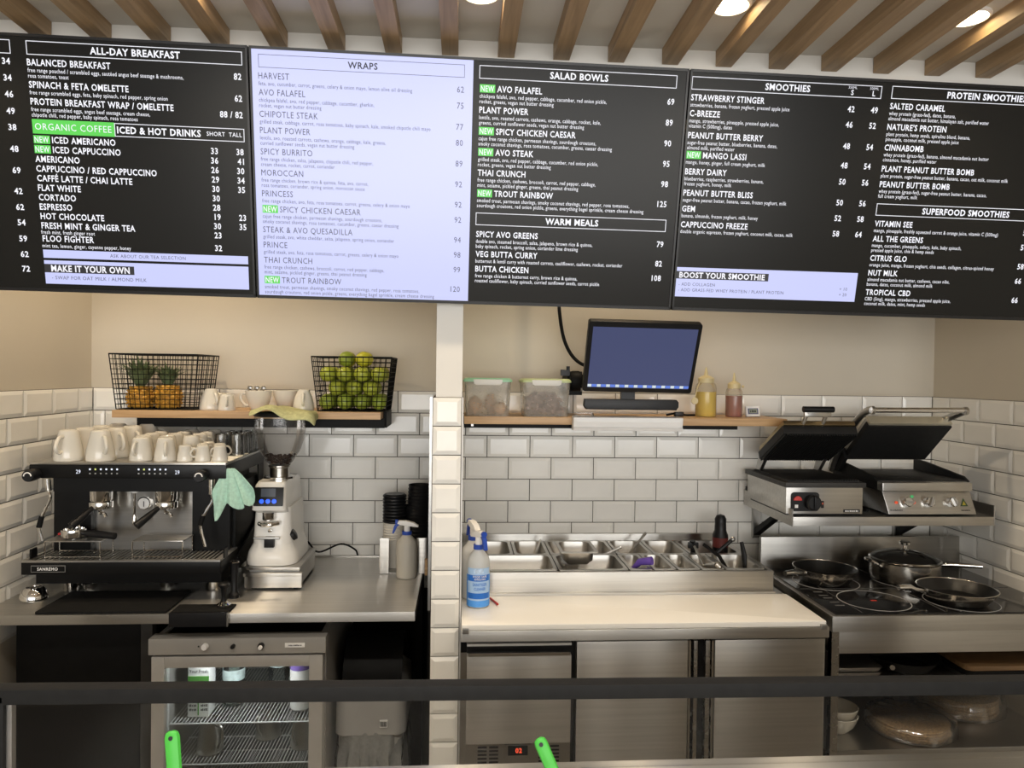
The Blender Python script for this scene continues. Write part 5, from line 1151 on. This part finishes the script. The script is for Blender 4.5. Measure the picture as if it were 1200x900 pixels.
MB().add([(.007, .004, .0008), (.019, .004, .0008), (.013, .016, .0008)], [(0, 1, 2)]).xf(Mk(1.582, 1.098)).build('badge_mark', mat('yellow_print', (.45, .35, .03), .4, noise=(9, .05)), t)
lettering([('ROBAND', 0, 0, .005, 'L', .02, None, .040)], Mk(1.350, 1.084) @ Matrix.Translation((0, 0, .0005)), 'lettering', INK, t, kind='stuff'); print_marks(0, .030, 0, .004, 8, Mk(1.583, 1.084) @ Matrix.Translation((0, 0, .0005)), INK, t)
L2 = lidM(1.465, 2.435, 1.222, 2.298, 1.343); ln = math.hypot(.137, .121)
ld = MB().box(-.146, .140, 0, ln, -.020, 0).xf(L2).build('lid', CASTK, t, bevel=.002)
MB().box(-.143, .137, .004, ln+.004, -.034, -.020).xf(L2).build('lid_cover', STEELD, t); MB().box(-.143, .137, ln+.001, ln+.013, -.034, -.004).xf(L2).build('front_bar', mat('cream_steel', (.60, .55, .42), .35, .6, noise=(15, .1)), ld, bevel=.003)
MB().tube(bez([(1.306, 2.50, 1.175), (1.302, 2.46, 1.235), (1.298, 2.38, 1.315), (1.292, 2.30, 1.375), (1.288, 2.245, 1.398), (1.288, 2.222, 1.400)], 6), .011, 12).build('lift_arm', STEELD, t)
MB().tube([(1.284, 2.222, 1.400), (1.594, 2.222, 1.402)], .0085, 14).build('grip_tube', CHROME, t)
for x in (1.284, 1.590): MB().tube([(x, 2.222, 1.400), (x+.009, 2.222, 1.400)], .013, 16).build('end_cap', STEEL, t)
MB().tube([(1.592, 2.225, 1.398), (1.588, 2.32, 1.365), (1.588, 2.38, 1.30)], [.011, .012, .012], 10).build('lift_arm', STEELD, t)
MB().prism([(2.53, 1.176), (2.46, 1.176), (2.42, 1.225), (2.44, 1.26), (2.50, 1.24)], 1.308, 1.320, 'X').build('hinge_block', BLACKM, t)
MB().tube(bez([(1.275, 2.50, 1.10), (1.29, 2.30, 1.078), (1.30, 2.26, 1.08), (1.31, 2.40, 1.09), (1.305, 2.52, 1.13)], 6), .004, 8).build('power_cord', RUBBER, t)

# ------------------------------------------------------------------ induction cooker stand
HZ = .849
t = thing('cooking_station', 'stainless steel cooking stand with black induction hob and open shelves', 'cooker', (1.38, 2.2, 0))
MB().box(1.025, 1.733, 1.942, 2.438, HZ-.048, HZ-.004).build('top_box', STEEL, t, bevel=.003); MB().box(1.048, 1.733, 1.952, 2.43, .738, HZ-.048).build('apron', STEEL, t, bevel=.002)
MB().box(1.025, 1.733, 2.428, 2.442, HZ-.004, .955).build('splash_back', STEEL, t, bevel=.001)
MB().box(1.025, 1.046, 1.944, 1.965, 0, HZ-.048).build('post', STEELV, t); MB().box(1.712, 1.733, 1.944, 1.965, 0, HZ-.048).build('post', STEELV, t); MB().box(1.025, 1.046, 2.41, 2.431, 0, HZ-.048).build('post', STEELV, t); MB().box(1.712, 1.733, 2.41, 2.431, 0, HZ-.048).build('post', STEELV, t)
for z in (.643, .471): MB().box(1.030, 1.730, 1.948, 2.43, z-.014, z).build('shelf_plate', STEELD, t, bevel=.002)
MB().box(1.046, 1.712, 2.424, 2.428, .10, .738).build('back_sheet', BLACKM, t)
MB().box(1.026, 1.030, 1.965, 2.41, .471, .738).build('side_sheet', STEELD, t)
HOB = mat('black_hob_glass', (.008, .008, .009), .08, noise=(40, .2), spec=.6); RING = mat('hob_ring_print', (.42, .42, .42), .4, noise=(30, .2)); MARK = mat('hob_print', (.10, .10, .10), .4, noise=(30, .2)); RED = mat('hob_red_glow', (.1, .01, .01), .4, noise=(9, .1), emit=(.5, .03, .01), est=.5)
hb = MB().box(1.040, 1.731, 1.952, 2.425, HZ-.004, HZ).build('hob_glass', HOB, t, bevel=.001)
def ring(cx, cy, r, wd=.0025): MB().lathe([(r-wd, HZ+.0002), (r, HZ+.0002), (r, HZ+.0008), (r-wd, HZ+.0008), (r-wd, HZ+.0002)], (cx, cy, 0), 56, closed=True).build('cooking_zone', RING, hb)
for cx, cy in ((1.213, 2.066), (1.168, 2.262), (1.437, 2.27), (1.47, 2.05)): ring(cx, cy, .100)
MB().box(1.118, 1.1195, 1.96, 2.40, HZ, HZ+.0005).build('panel_line', MARK, hb); MB().box(1.36, 1.362, 1.96, 2.42, HZ, HZ+.0005).build('panel_line', MARK, hb); MB().box(1.05, 1.72, 2.186, 2.188, HZ, HZ+.0005).build('panel_line', MARK, hb)
for k, y in enumerate((2.02, 2.05, 2.09, 2.115, 2.15)): MB().box(1.075, 1.102, y, y+.008, HZ, HZ+.0005).build('key_print', MARK, hb)
MB().box(1.205, 1.222, 2.062, 2.070, HZ, HZ+.0006).build('zone_light', RED, hb)
NONST = mat('black_nonstick', (.010, .010, .010), .35, noise=(50, .2)); PANO = mat('pan_steel', (.55, .52, .47), .22, 1, noise=(12, .1))
def frypan(x, y, r, h, ang, L, lab, dz=.05):
    t = thing('frying_pan', lab, 'frying pan', (x, y, HZ+.001)); z = HZ+.0012
    MB().lathe([(1e-5, 0), (r*.70, 0), (r*.76, .006), (r*.9, h*.6), (r, h), (r*.975, h+.001), (r*.965, h-.001)], (x, y, z), 40, closed=True).build('pan_body', PANO, t)
    MB().lathe([(r*.966, h-.001), (r*.87, h*.6), (r*.73, .010), (1e-5, .007)], (x, y, z), 40, closed=True).build('nonstick_lining', NONST, t)
    d = Vector((math.cos(R(ang)), math.sin(R(ang)), 0)); p = Vector((x, y, z))
    MB().tube([p+d*r*.93+Vector((0, 0, h*.75)), p+d*(r+.03)+Vector((0, 0, h*.75+dz*.45)), p+d*(r+L*.6)+Vector((0, 0, h*.75+dz)), p+d*(r+L)+Vector((0, 0, h*.75+dz))], [.006, .007, .010, .008], 12).build('handle', CHROME, t)
    return t
frypan(1.165, 2.262, .098, .046, 205, .085, 'black non-stick frying pan on the hob beside the splash back', .012)
frypan(1.460, 2.055, .107, .040, 186, .085, 'shallow steel frying pan with dark lining at the front of the hob', .016)
t = thing('saute_pan', 'steel saute pan with glass lid and long handle at the back of the hob', 'saute pan', (1.437, 2.275, HZ)); z = HZ+.0012; x, y, r = 1.437, 2.275, .104
MB().lathe([(1e-5, 0), (r*.9, 0), (r*.97, .006), (r, .02), (r, .064), (r*1.03, .067), (r*.98, .068), (r*.96, .02), (1e-5, .008)], (x, y, z), 44).build('pan_body', PANO, t)
lidd = MB().lathe([(r*1.01, .069), (r*1.02, .071), (r*.98, .074), (r*.97, .071)], (x, y, z), 44, closed=True).build('lid_rim', CHROME, t)
MB().lathe([(r*.975, .0725), (r*.8, .083), (r*.45, .094), (1e-5, .098)], (x, y, z), 44, closed=True).build('lid_glass', thin_glass('smoked_lid_glass', (.45, .44, .42), 1.2, .03, .02), t)
MB().lathe([(.012, .097), (.008, .101), (.008, .112), (.016, .115), (.0165, .123), (.013, .126), (1e-5, .126)], (x, y, z), 22).build('lid_knob', CHROME, t)
MB().tube([(x+r*.98, y-.01, z+.05), (x+r+.03, y-.03, z+.056), (x+r+.118, y-.055, z+.056)], [.006, .009, .007], 12).build('handle', CHROME, t)
MB().tube(bez([(x-r*.95, y-.035, z+.052), (x-r-.022, y-.03, z+.068), (x-r-.026, y+.0, z+.070), (x-r*.97, y+.03, z+.054)], 5), .0055, 8).build('helper_handle', CHROME, t)
# things on the lower shelves
t = thing('tray_stack', 'grey metal trays stacked on the upper shelf of the cooking stand', 'tray', (1.13, 2.08, .644)); t.name = 'metal_tray'
for k in range(3): MB().loft([rr(1.065, 1.19, 1.985, 2.22, .644+k*.015, .012), rr(1.058, 1.197, 1.978, 2.227, .657+k*.015, .014)]).build('tray', STEELD, t)
frm = mat('dark_pan_enamel', (.02, .019, .018), .35, noise=(30, .2))
t = thing('frying_pan', 'dark frying pan stored on the upper shelf of the cooking stand', 'frying pan', (1.33, 2.12, .644))
MB().lathe([(1e-5, 0), (.075, 0), (.10, .035), (.105, .036), (.098, .034), (.072, .004), (1e-5, .004)], (1.325, 2.10, .6445), 36).build('pan_body', frm, t); MB().tube([(1.24, 2.02, .676), (1.225, 1.985, .684)], .007, 10).build('handle', CHROME, t)
t = thing('serving_board', 'stacked boards, the top one dark wood, on the upper shelf of the cooking stand', 'board', (1.56, 2.1, .644))
for k in range(3): MB().rbox(1.44, 1.70, 1.975, 2.22, .645+k*.0145, .658+k*.0145, .02).build('board', (STEELD, BLACKM, wood('walnut_board', (.14, .08, .035), (.28, .17, .08), 1, 'X', .5))[k], t, bevel=.002)
bw = MB().lathe([(.024, 0), (.028, .003), (.045, .022), (.056, .050), (.054, .051), (.042, .024), (1e-5, .008)], n=30).build('white_bowl', CERAM, origin=(0, 0, 0))
for k in range(2): put(bw, 1.108, 2.06, .4715+k*.024, 0, 'white ceramic bowl nested in the pair on the lower cooker shelf', 'bowl', 'nested white bowls'); 
BREAD = mat('wholewheat_wrap', (.52, .34, .16), .8, noise=(160, .45), bump=(120, .3))
for nm, x, y, r, lab, n_ in (('flatbread', 1.325, 2.065, .108, 'brown flatbread wrap in the bagged stack on the lower cooker shelf', 5), ('flatbread', 1.565, 2.20, .115, 'brown flatbread wrap in the darker stack behind on the lower cooker shelf', 8)):
    for k in range(n_):
        MB().lathe([(1e-5, 0), (r*.98, 0), (r, .003), (r*.98, .0062), (1e-5, .0066)], (x+.002*math.sin(k*2), y+.002*math.cos(k*3), .4745+k*.0068), 40).build('flatbread', BREAD, label=lab, cat='flatbread', group='stacked flatbread wraps')
rg = random.Random(9)
def bag(x, y, r, z0_, h, lab):
    rings = []
    for j, (kr, zz) in enumerate(((1.02, 0.0), (1.10, .004), (1.07, h*.5), (1.03, h), (.75, h+.006), (.35, h+.010))):
        rings.append([(x+r*kr*(1+rg.uniform(-.025, .03)*(j > 0))*math.cos(a)*(1.12 if math.cos(a) > .3 else 1), y+r*kr*(1+rg.uniform(-.025, .03))*math.sin(a)*.98, z0_+zz+rg.uniform(0, .004)*(j > 1)) for a in [2*math.pi*i/48 for i in range(48)]])
    MB().loft(rings).build('clear_bag', FILM, label=lab, cat='bag', smooth=80)
bag(1.325, 2.065, .110, .4718, .038, 'clear plastic bag around the nearer flatbread stack'); bag(1.565, 2.20, .117, .4718, .062, 'clear plastic bag around the darker flatbread stack behind')
MB().rbox(1.15, 1.20, 2.24, 2.36, .4715, .60, .004).build('white_carton', WHITEP, label='plain white carton standing on the lower cooker shelf behind the bowls', cat='carton')

# ------------------------------------------------------------------ service counter and glass screen in the foreground
t = thing('service_counter', 'stainless topped service counter in front of the kitchen', 'counter', (.2, .75, 0))
MB().box(-1.6, 1.75, .40, 1.066, .905, .93).build('worktop', STEEL, t, bevel=.002)
MB().box(-1.55, 1.70, .45, 1.03, .0, .905).build('cabinet', mat('counter_cladding', (.30, .28, .25), .6, noise=(6, .1)), t)
Mr = Matrix.Translation((.0, 1.045, 1.0585)) @ Matrix.Rotation(.0078, 4, 'Y') @ Matrix.Rotation(R(-.0), 4, 'Z')
FRAME = mat('charcoal_frame', (.009, .009, .009), .55, spec=.18, noise=(60, .15), bump=(200, .08))
t = thing('glass_screen', 'low glass screen in a charcoal metal frame along the service counter', 'glass screen', (.3, 1.045, .93))
MB().box(-.640, 1.60, -.012, .014, -.021, 0).xf(Mr).build('top_rail', FRAME, t, bevel=.003)
MB().box(-.640, -.612, 1.033, 1.059, .9305, 1.055).build('end_post', FRAME, t, bevel=.002); MB().box(1.575, 1.60, 1.033, 1.059, .9305, 1.03).build('end_post', FRAME, t, bevel=.002)
MB().box(-.612, -.605, 1.040, 1.050, .9305, 1.045).build('glazing_bead', STEELD, t)
MB().box(-.606, 1.576, 1.0435, 1.0475, .9315, 1.036).build('pane', thin_glass('screen_glass', (.95, .955, .95), .2, .01, .002), t)
GREEN = mat('bright_green_plastic', (.05, .36, .04), .45, noise=(9, .06))
def utensil(p0, p1, lab, wd=.009):
    p0, p1 = Vector(p0), Vector(p1); d = (p1-p0).normalized(); t = thing('tongs', lab, 'tongs', p0)
    s_ = d.cross(Vector((0, 1, 0))).normalized(); L = (p1-p0).length
    M = plane_m(p0, s_, d)
    MB().rbox(-.004, .004, 0, L*.45, -.002, .002, .002).xf(M).build('blade', STEEL, t)
    g = MB().loft([[(wd*k*q[0], L*f, .005*k*q[1]) for q in ((1, 0), (.8, .7), (.3, 1), (-.3, 1), (-.8, .7), (-1, 0), (-.8, -.7), (-.3, -1), (.3, -1), (.8, -.7))] for f, k in ((.40, .7), (.5, 1), (.75, 1.0), (.93, 1.02), (.98, .85), (1.0, .45))]).xf(M).build('handle', GREEN, t)
    MB().lathe([(.0028, -.0055), (.0028, .0055)], n=12).xf(M @ Matrix.Translation((0, L*.93, 0))).build('hang_hole', BLACK, g)
    for f in (.66, .70): MB().box(-wd*.6, wd*.6, L*f, L*f+.001, .0048, .0053).xf(M).build('grip_line', WHITEP, g)
utensil((-.343, .93, .931), (-.361, .955, 1.041), 'green handled tongs standing at the end of the glass screen by the fridge', .0095)
utensil((.150, .93, .931), (.107, .95, 1.024), 'green handled tongs leaning beside the glass screen before the prep counter', .0085)

bpy.data.objects.remove(_fo)
